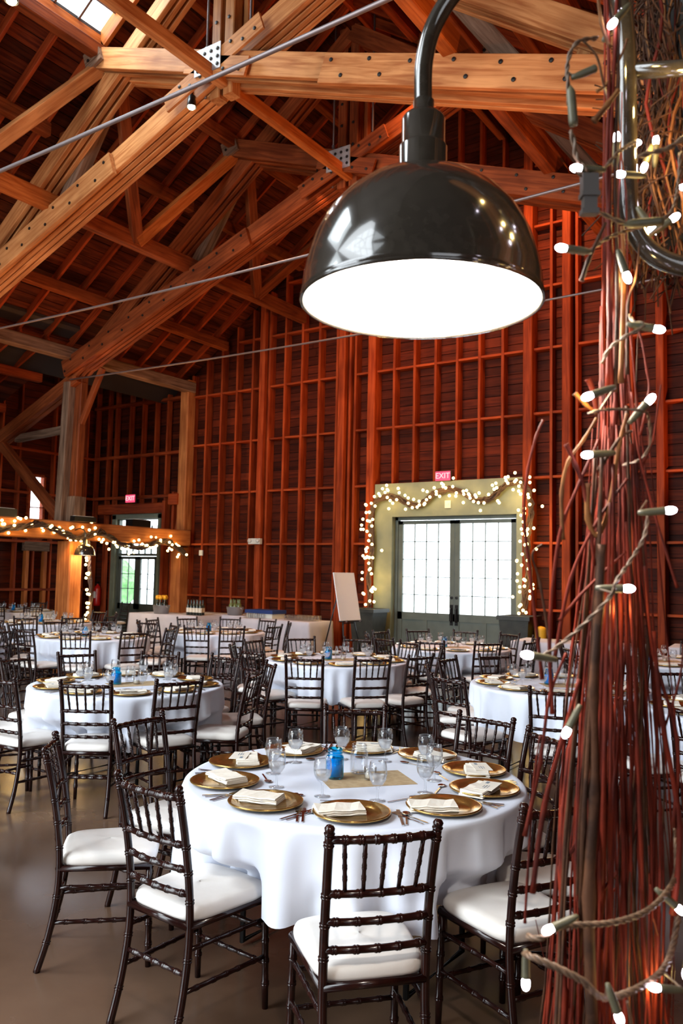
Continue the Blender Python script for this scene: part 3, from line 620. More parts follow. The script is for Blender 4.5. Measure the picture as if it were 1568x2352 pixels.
# far-aisle gooseneck lamp on the column
def shade_meshes():
    prof = [(.200, 0), (.203, .004), (.201, .010), (.199, .03), (.194, .06), (.183, .10), (.165, .137), (.140, .168), (.110, .192), (.078, .209), (.050, .217), (.043, .220)]
    inner = [(r_-.004, z) for r_, z in prof if z > .004]; inner = [(.197, .002)]+inner[1:]+[(.0001, .216)]
    o_ = MB().lathe(prof, 72).mesh('shade', MT['lamp'], True); i_ = MB().lathe(inner, 72).mesh('reflector', MT['enamel'], True)
    rim = MB().tube([(.2*cos(a), .2*sin(a), 0) for a in [2*pi*i/72 for i in range(73)]], .0035, 6, False).mesh('rim', MT['lamp'], True)
    nk = MB().lathe([(.043, .215), (.0435, .222), (.041, .226), (.041, .268), (.0395, .271), (.037, .273), (.037, .318), (.034, .324), (.018, .327), (.018, .352), (.0165, .354), (.0001, .355)], 40).mesh('neck', MT['lamp'], True)
    bl = MB().lathe([(.0001, .03), (.03, .045), (.04, .075), (.032, .11), (.018, .14), (.018, .2)], 20).mesh('bulb', MT['lampbulb'], True)
    return o_, i_, rim, nk, bl
SH = shade_meshes()
def shade_lamp(loc, label, pipes, cat='lamp'):
    t = thing('gooseneck_lamp', label, cat, loc)
    for n_, me in zip(('shade', 'reflector', 'rim', 'neck', 'bulb'), SH): obj(n_, me, t, None, 'white enamel reflector' if n_ == 'reflector' else None)
    for n_, pts, r_ in pipes: build(n_, MB().tube([V(p)-V(loc) for p in pts], r_, 20), MT['lamp'], t, smooth=True)
    return t
def smoothpath(pts, k=6):
    P = [V(p) for p in pts]; out = []
    for i in range(len(P)-1):
        p0 = P[max(0, i-1)]; p1 = P[i]; p2 = P[i+1]; p3 = P[min(len(P)-1, i+2)]
        for j in range(k):
            t_ = j/k; out.append(.5*((2*p1)+(p2-p0)*t_+(2*p0-5*p1+4*p2-p3)*t_*t_+(3*p1-p0-3*p2+p3)*t_**3))
    out.append(P[-1]); return out
LP = V((-.652, 1.19, 2.125))
goose = smoothpath([(-.652, 1.19, 2.45), (-.652, 1.19, 2.55), (-.630, 1.197, 2.625), (-.575, 1.21, 2.685), (-.49, 1.232, 2.705), (-.405, 1.252, 2.68), (-.350, 1.265, 2.61), (-.336, 1.270, 2.52), (-.336, 1.275, 2.40), (-.336, 1.278, 2.27), (-.328, 1.285, 2.215), (-.300, 1.30, 2.172), (-.25, 1.325, 2.152), (-.15, 1.375, 2.148), (-.01, 1.44, 2.148)])
shade_lamp(LP, 'large dark bronze dome lamp with white inside hanging from a gooseneck pipe', [('gooseneck_pipe', goose, .0155), ('bracket_pipe', [(-.336, 1.272, 2.468), (-.18, 1.36, 2.475), (-.01, 1.45, 2.48)], .0125)])
l = point('shade_lamp_light', LP+V((0, 0, .03)), 62, (1, .9, .78), .04)
shade_lamp((-13.15, 10.55, 1.93), 'small far dome lamp hung beside the garlanded timber column', [('gooseneck_pipe', smoothpath([(-13.15, 10.55, 2.27), (-13.15, 10.55, 2.36), (-13.22, 10.55, 2.43), (-13.34, 10.55, 2.45), (-13.47, 10.55, 2.42)]), .013)])
point('far_lamp_light', (-13.15, 10.55, 1.90), 12, (1, .6, .3), .04)
spot('post_graze', (-13.2, 10.3, 2.35), (-13.55, 10.6, .6), 60, (1, .5, .12), 80)

# ------------------------------------------------------------------ chiavari chair
def bamboo(p, q, r, rings, n=8, bow=None, seg=1):
    """turned rod from p to q with raised ring nodes at the given fractions"""
    p, q = V(p), V(q); st_ = [(0, 1)]
    L = (q-p).length
    for t in rings:
        d = .006/L
        st_ += [(t-2*d, 1), (t-d, 1.22), (t-d*.3, 1.22), (t, 1.02), (t+d*.3, 1.22), (t+d, 1.22), (t+2*d, 1)]
    for i in range(1, seg): st_.append((i/seg, 1))
    st_.append((1, 1)); st_ = sorted({round(a, 4): b for a, b in st_ if 0 <= a <= 1}.items())
    pts = [p.lerp(q, t)+(V(bow)*4*t*(1-t) if bow else V((0, 0, 0))) for t, _ in st_]
    return pts, [r*k for _, k in st_]
def make_chair():
    t = thing('banquet_chair', 'x', 'chair'); m = MT['chair']
    def rod(nm, *a, **k): pts, rr = bamboo(*a, **k); return build(nm, MB().tube(pts, rr, 10), m, t, smooth=True)
    for s in (-1, 1):
        # back post: one bent rod, foot to finial
        P = smoothpath([(s*.168, -.265, 0), (s*.167, -.225, .14), (s*.165, -.198, .30), (s*.165, -.193, .44), (s*.166, -.205, .58), (s*.168, -.232, .74), (s*.172, -.268, .89)], 7)
        pts = []; rr = []; rings = [.12, .30, .50, .61, .70, .86]; 
        for i, p in enumerate(P):
            pts.append(p); rr.append(.0145)
        mb = MB().tube(pts, rr, 10); 
        for z in rings:
            i = min(range(len(P)), key=lambda k_: abs(P[k_].z-z)); j = min(i+1, len(P)-1); d = (P[j]-P[i-1]).normalized(); c = P[i]
            for e in (-.005, .005): mb.tube([c+d*(e-.003), c+d*(e-.0015), c+d*(e+.0015), c+d*(e+.003)], [.0148, .0172, .0172, .0148], 10, False)
        e = P[-1]; d = (P[-1]-P[-2]).normalized()
        mb.tube([e-d*.004, e+d*.002, e+d*.004, e+d*.009, e+d*.012, e+d*.020, e+d*.027, e+d*.031], [.0145, .0175, .0175, .012, .0155, .0165, .012, .001], 10)
        build('back_post', mb, m, t, smooth=True)
        pts, rr = bamboo((s*.19, .185, 0), (s*.185, .175, .425), .0135, [.22, .42, .6, .8]); rr[0] = .012
        build('leg', MB().tube(pts, rr, 10), m, t, smooth=True)
        for z in (.335, .195): rod('stretcher', (s*.167, -.200 if z > .3 else -.215, z), (s*.187, .178, z), .009, [.15, .35, .5, .65, .85])
    rod('stretcher', (-.187, .18, .30), (.187, .18, .30), .009, [.15, .35, .5, .65, .85])
    rod('stretcher', (-.187, .18, .17), (.187, .18, .17), .009, [.15, .35, .5, .65, .85])
    rod('stretcher', (-.166, -.203, .25), (.166, -.203, .25), .009, [.15, .35, .5, .65, .85])
    rod('top_rail', (-.17, -.263, .872), (.17, -.263, .872), .0125, [.14, .28, .42, .58, .72, .86], bow=(0, -.022, 0), seg=10)
    ys = {.700: -.225, .612: -.211, .525: -.200}
    for z, y in ys.items(): rod('cross_rail', (-.168, y, z), (.168, y, z), .0115, [.1, .3, .5, .7, .9], bow=(0, -.018, 0), seg=10)
    for i in range(5):
        x = -.112+.056*i; bw = lambda X: 4*(X/.34+.5)*(.5-X/.34)
        x2 = x*1.12
        rod('spindle', (x, -.225-.018*bw(x), .705), (x2, -.263-.022*bw(x2), .868), .0068, [.28, .5, .72])
    fr = MB(); co = [(-.165, -.195), (.165, -.195), (.19, .18), (-.19, .18)]
    for i in range(4):
        a, b_ = co[i], co[(i+1) % 4]; fr.tube([(a[0], a[1], .412), (b_[0], b_[1], .412)], .015, 8)
    build('seat_frame', fr, m, t, smooth=True)
    # cushion: rounded trapezoid pillow
    n = 40; rows = [(.90, .420), (.985, .424), (1.0, .436), (.995, .450), (.965, .463), (.90, .471), (.75, .476), (.45, .478), (.0001, .479)]
    mb = MB(); vs = []
    for k_, z in rows:
        for i in range(n):
            a = 2*pi*i/n; cx, sy = cos(a), sin(a); e = .36+.5*max(0, .96-k_)
            X = math.copysign(abs(cx)**e, cx); Y = math.copysign(abs(sy)**e, sy)
            hw = .176+.026*(Y+1)/2; vs.append(V((X*hw*k_, .002+Y*.202*k_+(.012*(1-abs(X))*(1 if Y > 0 else 0))*k_, z+(.004*cos(X*2) if k_ < .9 else 0))))
    mb.add(vs, [(r_*n+i, r_*n+(i+1) % n, (r_+1)*n+(i+1) % n, (r_+1)*n+i) for r_ in range(len(rows)-1) for i in range(n)]+[tuple(range(n-1, -1, -1))])
    build('seat', mb, MT['seat'], t, smooth=True, label='ivory padded seat cushion')
    return t
chair0 = make_chair(); used = [False]
def put_chair(x, y, rz, label, group):
    if not used[0]:
        used[0] = True; chair0.location = (x, y, 0); chair0.rotation_euler = (0, 0, rz); chair0['label'] = label; chair0['group'] = group; return chair0
    return dup(chair0, (x, y, 0), rz, label, group)

# ------------------------------------------------------------------ tableware prototypes
def lathe_me(nm, prof, m, n=28): return MB().lathe(prof, n).mesh(nm, m, True)
ch_prof = [(.0001, .006), (.098, .006), (.106, .010), (.116, .0155), (.142, .020), (.148, .0215), (.151, .019), (.149, .014), (.12, .006), (.10, 0), (.0001, 0)]
charger_me = lathe_me('charger', ch_prof, MT['gold'], 40)
goblet_me = lathe_me('goblet', [(.0001, 0), (.033, .001), (.034, .003), (.012, .006), (.005, .010), (.0045, .045), (.008, .056), (.022, .066), (.034, .085), (.0385, .108), (.037, .135), (.033, .158), (.0318, .158), (.0355, .135), (.037, .108), (.0325, .087), (.021, .069), (.0001, .062)], MT['glass'], 20)
water_me = lathe_me('water', [(.0001, .064), (.020, .070), (.031, .087), (.0358, .104), (.0001, .104)], MT['water'], 20)
def jar(name, m, h=.132, r=.041):
    return lathe_me(name, [(.0001, .001), (r*.92, .001), (r, .008), (r, h*.68), (r*.95, h*.74), (r*.80, h*.79), (r*.80, h*.83), (r*.86, h*.845), (r*.86, h*.865), (r*.80, h*.88), (r*.80, h*.92), (r*.86, h*.935), (r*.86, h*.96), (r*.80, h), (r*.74, h), (r*.74, h*.8), (r*.9, h*.7), (r*.93, .012), (.0001, .01)], m, 24)
bluejar_me = jar('blue_jar', MT['blue']); bluecore_me = lathe_me('jar_fill', [(.0001, .011), (.037, .012), (.037, .085), (.0001, .085)], MT['bluecore'], 20)
clearjar_me = jar('clear_jar', MT['glass'])
def napkin_mesh():
    mb = MB()
    def slab(x0, x1, y0, y1, z0, z1, M_):
        n = 6; vs = []
        prof = [(y0, z0), (y0-.004, (z0+z1)/2), (y0, z1), (y1, z1), (y1+.001, (z0+z1)/2), (y1, z0)]
        for i in range(n+1):
            x = x0+(x1-x0)*i/n
            for y, z in prof: vs.append(M_ @ V((x, y, z+.0025*sin(i*1.9+y*40)*(1 if z > z0 else 0))))
        mb.add(vs, [(i*6+j, i*6+(j+1) % 6, (i+1)*6+(j+1) % 6, (i+1)*6+j) for i in range(n) for j in range(6)]+[(5, 4, 3, 2, 1, 0), tuple(n*6+j for j in range(6))])
    I = Matrix.Identity(4)
    slab(-.095, .095, -.052, .052, 0, .008, I); slab(-.093, .094, -.051, .049, .0085, .016, Matrix.Rotation(.02, 4, 'Z')); slab(-.090, .092, -.052, .047, .0165, .024, Matrix.Rotation(-.025, 4, 'Z'))
    return mb.mesh('napkin', MT['napkin'])
napkin_me = napkin_mesh()
fork = MB(); fork.box(-.004, .004, -.095, .02, .0, .003).box(-.010, .010, .02, .045, .0, .003)
for k in range(4): fork.box(-.010+.0055*k, -.0065+.0055*k, .045, .085, .001, .003)
fork_me = fork.mesh('fork', MT['silver'])
knife_me = MB().box(-.005, .005, -.10, .0, 0, .004).box(-.008, .006, .0, .105, 0, .002).mesh('knife', MT['silver'])
spoon = MB().box(-.0035, .0035, -.09, .03, 0, .003); spoon.lathe([(.0001, .001), (.014, .003), (.017, .006), (.013, .004), (.0001, .0025)], 12, Matrix.Translation((0, .05, 0)) @ Matrix.Diagonal((1, 1.5, 1, 1)))
spoon_me = spoon.mesh('spoon', MT['silver'])
card_me = MB().box(-.075, .075, -.04, .04, 0, .002).mesh('card', MT['card']); ink_me = MB().box(.03, .062, .008, .022, .0021, .0026).box(-.05, 0, .0, .004, .0021, .0026).box(-.045, .0, -.01, -.007, .0021, .0026).box(-.04, -.004, .010, .013, .0021, .0026).mesh('print', MT['ink'])
leg_me = MB().tube([(0, -.25, .72), (0, -.25, .02), (0, .25, .02), (0, .25, .72)], .014, 8).tube([(0, -.25, .4), (0, .25, .4)], .01, 6)
tabletop_me = MB().lathe([(.0001, .715), (.745, .715), (.750, .722), (.750, .738), (.745, .745), (.0001, .745)], 48).mesh('tabletop', MT['truss_grey'])
def cloth_me(seed, pushes=(), R=.762, hem=.395):
    r = random.Random(seed); n = 288; ks = [(k, r.uniform(.4, 1), r.uniform(0, 6.28)) for k in (7, 11, 15, 18, 22, 27, 33)]
    def fold(a):
        s = sum(A*math.cos(k*a+ph+.6*sin(3*a+ph)) * (1 if k < 20 else .6) for k, A, ph in ks)/2.0
        return math.tanh(1.5*s)
    prof = [(0.0001, .752), (.3, .752), (.6, .752), (.735, .752), (.752, .7505), (.760, .745), (.764, .735)]
    vs = []; nr = 24
    for rr, z in prof:
        for j in range(n): a = 2*pi*j/n; vs.append(V((rr*cos(a), rr*sin(a), z)))
    F = [fold(2*pi*j/n) for j in range(n)]
    for i in range(1, nr+1):
        d = i/nr
        for j in range(n):
            a = 2*pi*j/n; f = F[j]; amp = .055*d**.65
            rr = .765-.020*d+.012*d*d+f*amp; z = .735-(.735-hem)*d + (.010*sin(5*a+seed)*d) - .012*f*d
            if z < .58:
                kz = min(1, (.58-z)/.10)
                for pa, pr_ in pushes:
                    da = abs((a-pa+pi) % (2*pi)-pi)*rr
                    k_ = kz*max(0, min(1, (.235-da)/.045)); rr = rr+(min(rr, pr_+.9*f*amp)-rr)*k_*k_*(3-2*k_)
            vs.append(V((rr*cos(a), rr*sin(a), z)))
    k = len(prof)+nr
    mb = MB().add(vs, [(i*n+j, i*n+(j+1) % n, (i+1)*n+(j+1) % n, (i+1)*n+j) for i in range(k-1) for j in range(n)])
    return mb.mesh('cloth', MT['cloth'], True)
runner_me = MB().box(-.20, .20, -.13, .13, 0, .001).mesh('runner', MT['kraft'])
votive_me = lathe_me('votive', [(.0001, 0), (.024, 0), (.027, .004), (.029, .055), (.027, .055), (.025, .008), (.0001, .008)], MT['glass'], 16)
wax_me = lathe_me('wax', [(.0001, .008), (.023, .009), (.024, .028), (.0001, .028)], MT['wax'], 12)

HOURS = ['twelve', 'one', 'two', 'three', 'four', 'five', 'six', 'seven', 'eight', 'nine', 'ten', 'eleven']
def place_name(tc, ang, taken):
    """clock place round a table as the photo shows it, six o'clock being towards the viewer"""
    view = math.atan2(tc[1], tc[0]); d = (ang-view) % (2*pi)      # 0 = away from viewer
    h = round((-d) % (2*pi)/(pi/6)) % 12
    for k in (0, 1, -1, 2, -2):
        if (h+k) % 12 not in taken: h = (h+k) % 12; break
    taken.add(h); return HOURS[h]+" o'clock"
Z = .7525
CENT = [(-2.06, 3.2), (-5.16, 4.62), (-5.02, 7.40), (-4.83, 9.76), (-2.45, 7.05), (-9.12, 7.50), (-8.68, 9.46), (-2.3, 9.95), (-.85, 6.62), (-15.4, 10.7), (-10.25, 6.0), (-12.0, 8.9)]
seats = []
def table(key, cx, cy, where, chairs, phase, lvl, rot=0):
    """chairs: list of (angle deg, radius of the back, facing offset) ; lvl 2 full setting, 1 no cutlery"""
    c = V((cx, cy)); tb = thing('round_table', 'round folding banquet table under the cloth, '+where, 'table', (cx, cy, 0), rad(rot), 'round tables')
    obj('tabletop', tabletop_me, tb); [obj('leg_frame', LEGS, tb, Matrix.Translation((q_*.42, 0, 0))) for q_ in (-1, 1)]
    cl = obj('tablecloth', cloth_me(key, [(rad(an), max(.56, r_-.25-.225)) for an, r_, _ in chairs])); cl.location = (cx, cy, 0); tag(cl, 'white round tablecloth with soft folds, '+where, 'tablecloth', 'white tablecloths')
    tk = set(); view = math.atan2(cy, cx)
    for (an, r_, off) in chairs:
        a = rad(an); bx, by = cx+r_*cos(a), cy+r_*sin(a); face = a+pi+rad(off)
        ox, oy = bx+.25*cos(face), by+.25*sin(face)
        px, py, pz = proj((ox, oy, .6))
        nm = place_name((cx, cy), a, tk)
        if pz < .5 or px < -110 or px > 1700: continue
        if any(math.hypot(ox-u_, oy-v2) < .37 for u_, v2 in seats) or any(math.hypot(ox-u_, oy-v2) < 1.0 for k2, (u_, v2) in enumerate(CENT) if k2 != key-1) or oy > 13.3: continue
        seats.append((ox, oy))
        put_chair(ox, oy, face-pi/2, 'dark bamboo-style chair with ivory seat, %s place, %s' % (nm, where), 'banquet chairs, '+where)
    tk = set()
    if lvl == 0: return
    for i in range(10):
        a = phase[i] if isinstance(phase, list) else rad(phase+36*i); R_ = .585
        if isinstance(phase, list): a = rad(a)
        x, y = cx+R_*cos(a), cy+R_*sin(a); nm = place_name((cx, cy), a, tk)
        if not -40 < proj((x, y, .8))[0] < 1640: continue
        o = obj('charger_plate', charger_me); o.location = (x, y, Z); o.rotation_euler = (0, 0, a); tag(o, 'round gold charger plate, %s place, %s' % (nm, where), 'plate', 'gold chargers, '+where)
        j = rnd.uniform(-.25, .25); o = obj('napkin', napkin_me); off_ = rnd.uniform(-.03, .03)
        if key == 1: j += [.3, .25, .45, .5, -.35, -.3, -.25, .1, .2, .3][i]; off_ = -.05
        tl = a+pi/2
        o.location = (x+off_*cos(tl)-.012*cos(a), y+off_*sin(tl)-.012*sin(a), Z+.0065); o.rotation_euler = (0, 0, tl+j); tag(o, 'folded ivory napkin on the charger, %s place, %s' % (nm, where), 'napkin', 'napkins, '+where)
        if key in (1, 2) and i in (0, 5, 6, 8, 9) or key not in (1, 2) and i % 2:
            o = obj('menu_card', card_me); o.location = (x+.02*cos(a)-.03*cos(tl), y+.02*sin(a)-.03*sin(tl), Z+.032); o.rotation_euler = (0, 0, a+pi/2+j*.6); tag(o, 'cream menu card on the napkin, %s place, %s' % (nm, where), 'card', 'menu cards, '+where); obj('print', ink_me, o)
        ga = a+rad(15); gr = .375+.02*sin(i*2.3)
        g_ = thing('water_goblet', 'stemmed water goblet half full, %s place, %s' % (nm, where), 'glass', (cx+gr*cos(ga), cy+gr*sin(ga), Z), rnd.uniform(0, 6), 'goblets, '+where, goblet_me)
        obj('water', water_me, g_)
        if lvl > 1:
            for nm2, me, dt, rr in (('fork', fork_me, -.185, .60), ('fork', fork_me, -.205, .60), ('knife', knife_me, .185, .60), ('spoon', spoon_me, .207, .60)):
                if nm2 == 'fork' and dt < -.2 and key != 1: continue
                px_, py_ = cx+rr*cos(a)+dt*cos(tl), cy+rr*sin(a)+dt*sin(tl)
                if math.hypot(px_-cx, py_-cy) > .69: px_ = cx+(px_-cx)*.93; py_ = cy+(py_-cy)*.93
                o = obj(nm2, me); o.location = (px_, py_, Z+.0006); o.rotation_euler = (0, 0, a+pi/2+rnd.uniform(-.06, .06)); tag(o, 'steel %s beside the charger, %s place, %s' % ('salad fork' if dt < -.2 else nm2, nm, where), 'cutlery', nm2+'s, '+where)
            o = obj('spoon', spoon_me); sa = a+rad(-6); o.location = (cx+.40*cos(sa), cy+.40*sin(sa), Z+.0006); o.rotation_euler = (0, 0, a); tag(o, 'steel dessert spoon above the charger, %s place, %s' % (nm, where), 'cutlery', 'dessert spoons, '+where)
    u = V((cos(view+pi/2), sin(view+pi/2))); v_ = V((cos(view), sin(view)))
    def cl_(du, dv): return (cx+u.x*du+v_.x*dv, cy+u.y*du+v_.y*dv, Z)
    o = obj('paper_runner', runner_me); o.location = cl_(-.05, -.02); o.rotation_euler = (0, 0, view+pi/2+.3); tag(o, 'brown kraft paper mat in the middle, '+where, 'mat', 'kraft mats')
    t = thing('mason_jar', 'blue glass mason jar, '+where, 'jar', (cl_(.09, -.02)[0], cl_(.09, -.02)[1], Z+.0012), 0, 'blue jars', bluejar_me); obj('jar_fill', bluecore_me, t)
    t = thing('mason_jar', 'clear glass mason jar behind the blue one, '+where, 'jar', (cl_(-.02, .09)[0], cl_(-.02, .09)[1], Z+.0012), 0, 'clear jars', clearjar_me)
    t = thing('votive_candle', 'small glass votive candle holder, '+where, 'candle', (cl_(-.07, -.03)[0], cl_(-.07, -.03)[1], Z+.0012), 0, 'votives', votive_me); obj('wax', wax_me, t)
LEGS = leg_me.mesh('leg_frame', MT['black'], True)
def ringc(ph, r=1.12, skip=(), jit=6):
    return [(ph+36*i+rnd.uniform(-jit, jit), r+rnd.uniform(-.05, .08), rnd.uniform(-8, 8)) for i in range(10) if i not in skip]
table(1, -2.06, 3.2, 'the frontmost table', [(-53, 1.21, 11), (-102, 1.05, 8), (-142, 1.33, 8), (-173, 1.24, -5), (162, 1.12, -25), (123, 1.02, 0), (82, 1.08, 0), (53, .99, 0), (-18, 1.12, -10), (17, 1.10, 6)],
      [-168, -131, -94, -58, -20, 15, 49, 84, 118, 155], 2)
table(2, -5.16, 4.62, 'second table, clear of the twigs', [(-57, 1.03, 0), (-21, .98, 0), (162, 1.12, 0), (122, 1.0, 0), (-93, 1.1, 5), (-128, 1.15, 0), (-165, 1.1, 0), (15, 1.1, 8), (51, 1.15, 0), (88, 1.1, 0)], -40, 2)
table(3, -5.02, 7.40, 'table in front of the easel', [(-69, 1.30, 10), (-40, 1.22, 0), (-14, 1.2, 0)]+[(a, 1.1, rnd.uniform(-6, 6)) for a in (-105, -141, -177, 147, 111, 75, 30)], -50, 2)
table(4, -4.83, 9.76, 'table before the lit double doors', [(-38, .98, 0), (-78, 1.0, 0)]+[(a, 1.08, rnd.uniform(-6, 6)) for a in (-2, 34, 70, 106, 142, 178, -146, -112)], -20, 1)
table(5, -2.45, 7.05, 'table seen behind the twig column', [(-72, 1.45, 0), (-108, 1.35, 0), (-150, 1.12, 0), (178, 1.08, 0), (143, 1.1, 0), (107, 1.1, 0), (72, 1.1, 0), (-30, 1.25, 0)], -35, 2)
table(6, -9.12, 7.50, 'table beside the garlanded column', [(-48, 1.25, 0), (-17, 1.3, 0)]+[(a, 1.12, rnd.uniform(-6, 6)) for a in (-85, -120, -155, 168, 132, 96, 60, 22)], -30, 1)
table(7, -8.68, 9.46, 'table in front of the bottle buffet', [(-60, 1.15, 0), (-36, 1.2, 0)]+[(a, 1.12, rnd.uniform(-6, 6)) for a in (-96, -132, -168, 156, 120, 84, 40, 2)], -25, 1)
table(8, -2.3, 9.95, 'far table beyond the twig column', ringc(10), 5, 1)
table(9, -.85, 6.62, 'table at the frame edge', [(-60, 1.15, 0), (-98, 1.2, 0), (-125, 1.2, 0), (130, 1.15, 0), (90, 1.1, 0)], -20, 1)
table(10, -15.4, 10.7, 'table in the side aisle', ringc(20), 0, 1)
table(11, -10.25, 6.0, 'table before the side aisle', ringc(5), 0, 1)
table(12, -12.0, 8.9, 'table between column row and buffet', ringc(18, skip=(3, 4)), 0, 1)

put_chair(-14.9, 12.9, pi*.95, 'single dark chair standing before the small paned entrance', 'chair by the entrance')
# ------------------------------------------------------------------ buffet tables and their things
def rect_cloth(L_, W_, hem, seed):
    r = random.Random(seed); mb = MB(); per = []; n1, n2 = 60, 24
    for i in range(n1): per.append((-L_/2+L_*i/n1, -W_/2))
    for i in range(n2): per.append((L_/2, -W_/2+W_*i/n2))
    for i in range(n1): per.append((L_/2-L_*i/n1, W_/2))
    for i in range(n2): per.append((-L_/2, W_/2-W_*i/n2))
    n = len(per); ph = r.uniform(0, 6); vs = []
    for k in range(9):
        d = max(0, k-1)/7
        for j, (x, y) in enumerate(per):
            f = sin(j*.55+ph)*.6+sin(j*.23+ph*2)*.4
            o_ = (.0 if k == 0 else .006)+.03*d*f+.02*d; nx = (1 if x >= L_/2-1e-6 else -1 if x <= -L_/2+1e-6 else 0); ny = (-1 if y <= -W_/2+1e-6 else 1 if y >= W_/2-1e-6 else 0)
            vs.append((x+nx*o_, y+ny*o_, .765-(0 if k == 0 else .008)-(.76-hem)*d))
    vs.append((0, 0, .767)); c_ = len(vs)-1
    mb.add(vs, [(k*n+j, (k+1)*n+j, (k+1)*n+(j+1) % n, k*n+(j+1) % n) for k in range(8) for j in range(n)]+[(c_, j, (j+1) % n) for j in range(n)])
    return mb.mesh('cloth', MT['cloth2'], True)
tabT = MB().box(-.9, .9, -.36, .36, .72, .755); 
tl_me = MB().tube([(0, -.28, .72), (0, -.28, .02), (0, .28, .02), (0, .28, .72)], .014, 8)
tabT_me = tabT.mesh('tabletop', MT['truss_grey']); tl_me = tl_me.mesh('leg_frame', MT['black'], True); rc_me = [rect_cloth(1.84, .78, .05, s) for s in (1, 2)]
def buffet(x, y, rz, where, k):
    t = thing('folding_table', 'long folding table under the draped cloth, '+where, 'table', (x, y, 0), rz); obj('tabletop', tabT_me, t); [obj('leg_frame', tl_me, t, Matrix.Translation((q_*.7, 0, 0))) for q_ in (-1, 1)]
    o = obj('tablecloth', rc_me[k]); o.location = (x, y, 0); o.rotation_euler = (0, 0, rz); tag(o, 'floor-length grey-white cloth on the long table, '+where, 'tablecloth')
buffet(-12.55, 12.45, .05, 'below the paned entrance', 0); buffet(-9.95, 12.75, 0, 'holding the blue box', 1); buffet(-11.85, 13.28, 0, 'against the stud wall', 0)
buffet(-3.75, 11.75, .1, 'beyond the double doors planter', 1); buffet(-1.75, 12.4, .1, 'far end behind the twigs', 0)
ZB = .768
def bottle(x, y, m, lab, group, labm=True):
    me = BT[m]; t = thing('wine_bottle', lab, 'bottle', (x, y, ZB), 0, group, me); obj('paper_label', LB_, t); return t
BT = {k: lathe_me('wine_bottle', [(.0001, 0), (.036, 0), (.0375, .01), (.0375, .18), (.033, .2), (.015, .23), (.0135, .30), (.0145, .31), (.0001, .31)], MT[k], 14) for k in ('bottle', 'bottle2')}
LB_ = lathe_me('paper_label', [(.0385, .06), (.0385, .15)], MT['label'], 14)
for i in range(9): bottle(-12.05+.085*(i % 5)+.03*(i//5), 12.32+.13*(i//5), 'bottle', 'dark wine bottle in the buffet cluster between the two tubs', 'red wine bottles on the buffet')
def tub(x, y, lab):
    t = thing('galvanised_tub', lab, 'tub', (x, y, ZB)); build('tub_wall', MB().lathe([(.0001, 0), (.15, 0), (.18, .17), (.187, .175), (.178, .17), (.148, .012), (.0001, .012)], 28), MT['tub'], t, smooth=True)
    for s in (-1, 1): build('handle', MB().tube([(s*.182, -.04, .15), (s*.21, -.03, .13), (s*.21, .03, .13), (s*.182, .04, .15)], .006, 6), MT['tub'], t)
tub(-12.75, 12.25, 'galvanised tub of yellow-topped bottles on the buffet'); tub(-11.75+.28, 13.1, 'galvanised tub chilling pale wine bottles on the buffet')
for i in range(6):
    a = i*pi/3; t = thing('bottle_with_flower', 'bottle with a yellow top standing in the metal tub', 'bottle', (-12.75+.09*cos(a), 12.25+.09*sin(a), ZB+.014), 0, 'yellow-topped bottles', BT['bottle']); 
    build('yellow_top', MB().lathe([(.0001, .27), (.03, .28), (.045, .32), (.03, .36), (.0001, .37)], 10), MT['yellow'], t, smooth=True); obj('paper_label', LB_, t)
for i in range(7):
    a = i*2*pi/7; t = thing('wine_bottle', 'pale green wine bottle standing in the metal tub', 'bottle', (-11.47+.10*cos(a), 13.1+.10*sin(a), ZB+.014), 0, 'white wine bottles in the tub', BT['bottle2']); obj('paper_label', LB_, t)
t = thing('storage_box', 'flat navy blue covered box on the long table', 'box', (-10.45, 12.85, ZB)); build('box_body', MB().box(-.33, .33, -.2, .2, 0, .09), MT['grey'], t); build('lid', MB().box(-.35, .35, -.22, .22, .09, .16), MT['navy'], t)
tumb = lathe_me('tumbler', [(.0001, 0), (.028, 0), (.033, .10), (.031, .10), (.026, .006), (.0001, .006)], MT['glass'], 12)
for i in range(9):
    for j in range(4):
        o = obj('tumbler', tumb); o.location = (-9.75+.078*i, 12.6+.085*j, ZB); tag(o, 'clear tumbler in the rows of glasses on the long table', 'glass', 'tumblers on the long table')
for i in range(6):
    o = obj('tumbler', tumb); o.location = (-10.72+.085*i, 12.55+.03*(i % 2), ZB); tag(o, 'clear tumbler near the navy box on the long table', 'glass', 'tumblers by the navy box')

# easel with board
ec = at(799, 1374, 13.0); en = V((RI.x, RI.y, 0)).normalized()*sin(rad(50))-V((FW.x, FW.y, 0)).normalized()*cos(rad(50)); ea = math.atan2(en.y, en.x)+pi/2
t = thing('easel', 'black tripod easel standing before the double doors wall', 'easel', (ec.x, ec.y, 0), ea)
# local: -y is the front normal
for nm, p, q in (('leg', (-.26, -.20, 0), (-.05, .12, 1.62)), ('leg', (.26, -.20, 0), (.05, .12, 1.62)), ('leg', (0, .62, 0), (0, .14, 1.6))): build(nm, MB().tube([p, q], .011, 8), MT['black'], t, smooth=True)
build('ledge', MB().box(-.24, .24, -.10, -.02, .925, .94), MT['black'], t); build('crossbar', MB().tube([(-.13, -.01, .9), (.13, -.01, .9)], .009, 6), MT['black'], t)
for s in (-1, 1): build('peg', MB().tube([(s*.17, -.02, .93), (s*.17, -.13, .93), (s*.17, -.135, .955)], .009, 6), MT['steel'], t)
o = build('display_board', MB().box(-.255, .255, -.006, .006, 0, .76), MT['white']); o.location = V((ec.x, ec.y, .945))+en*.055; o.rotation_euler = (rad(-12), 0, ea); tag(o, 'large blank white board resting on the easel', 'board')

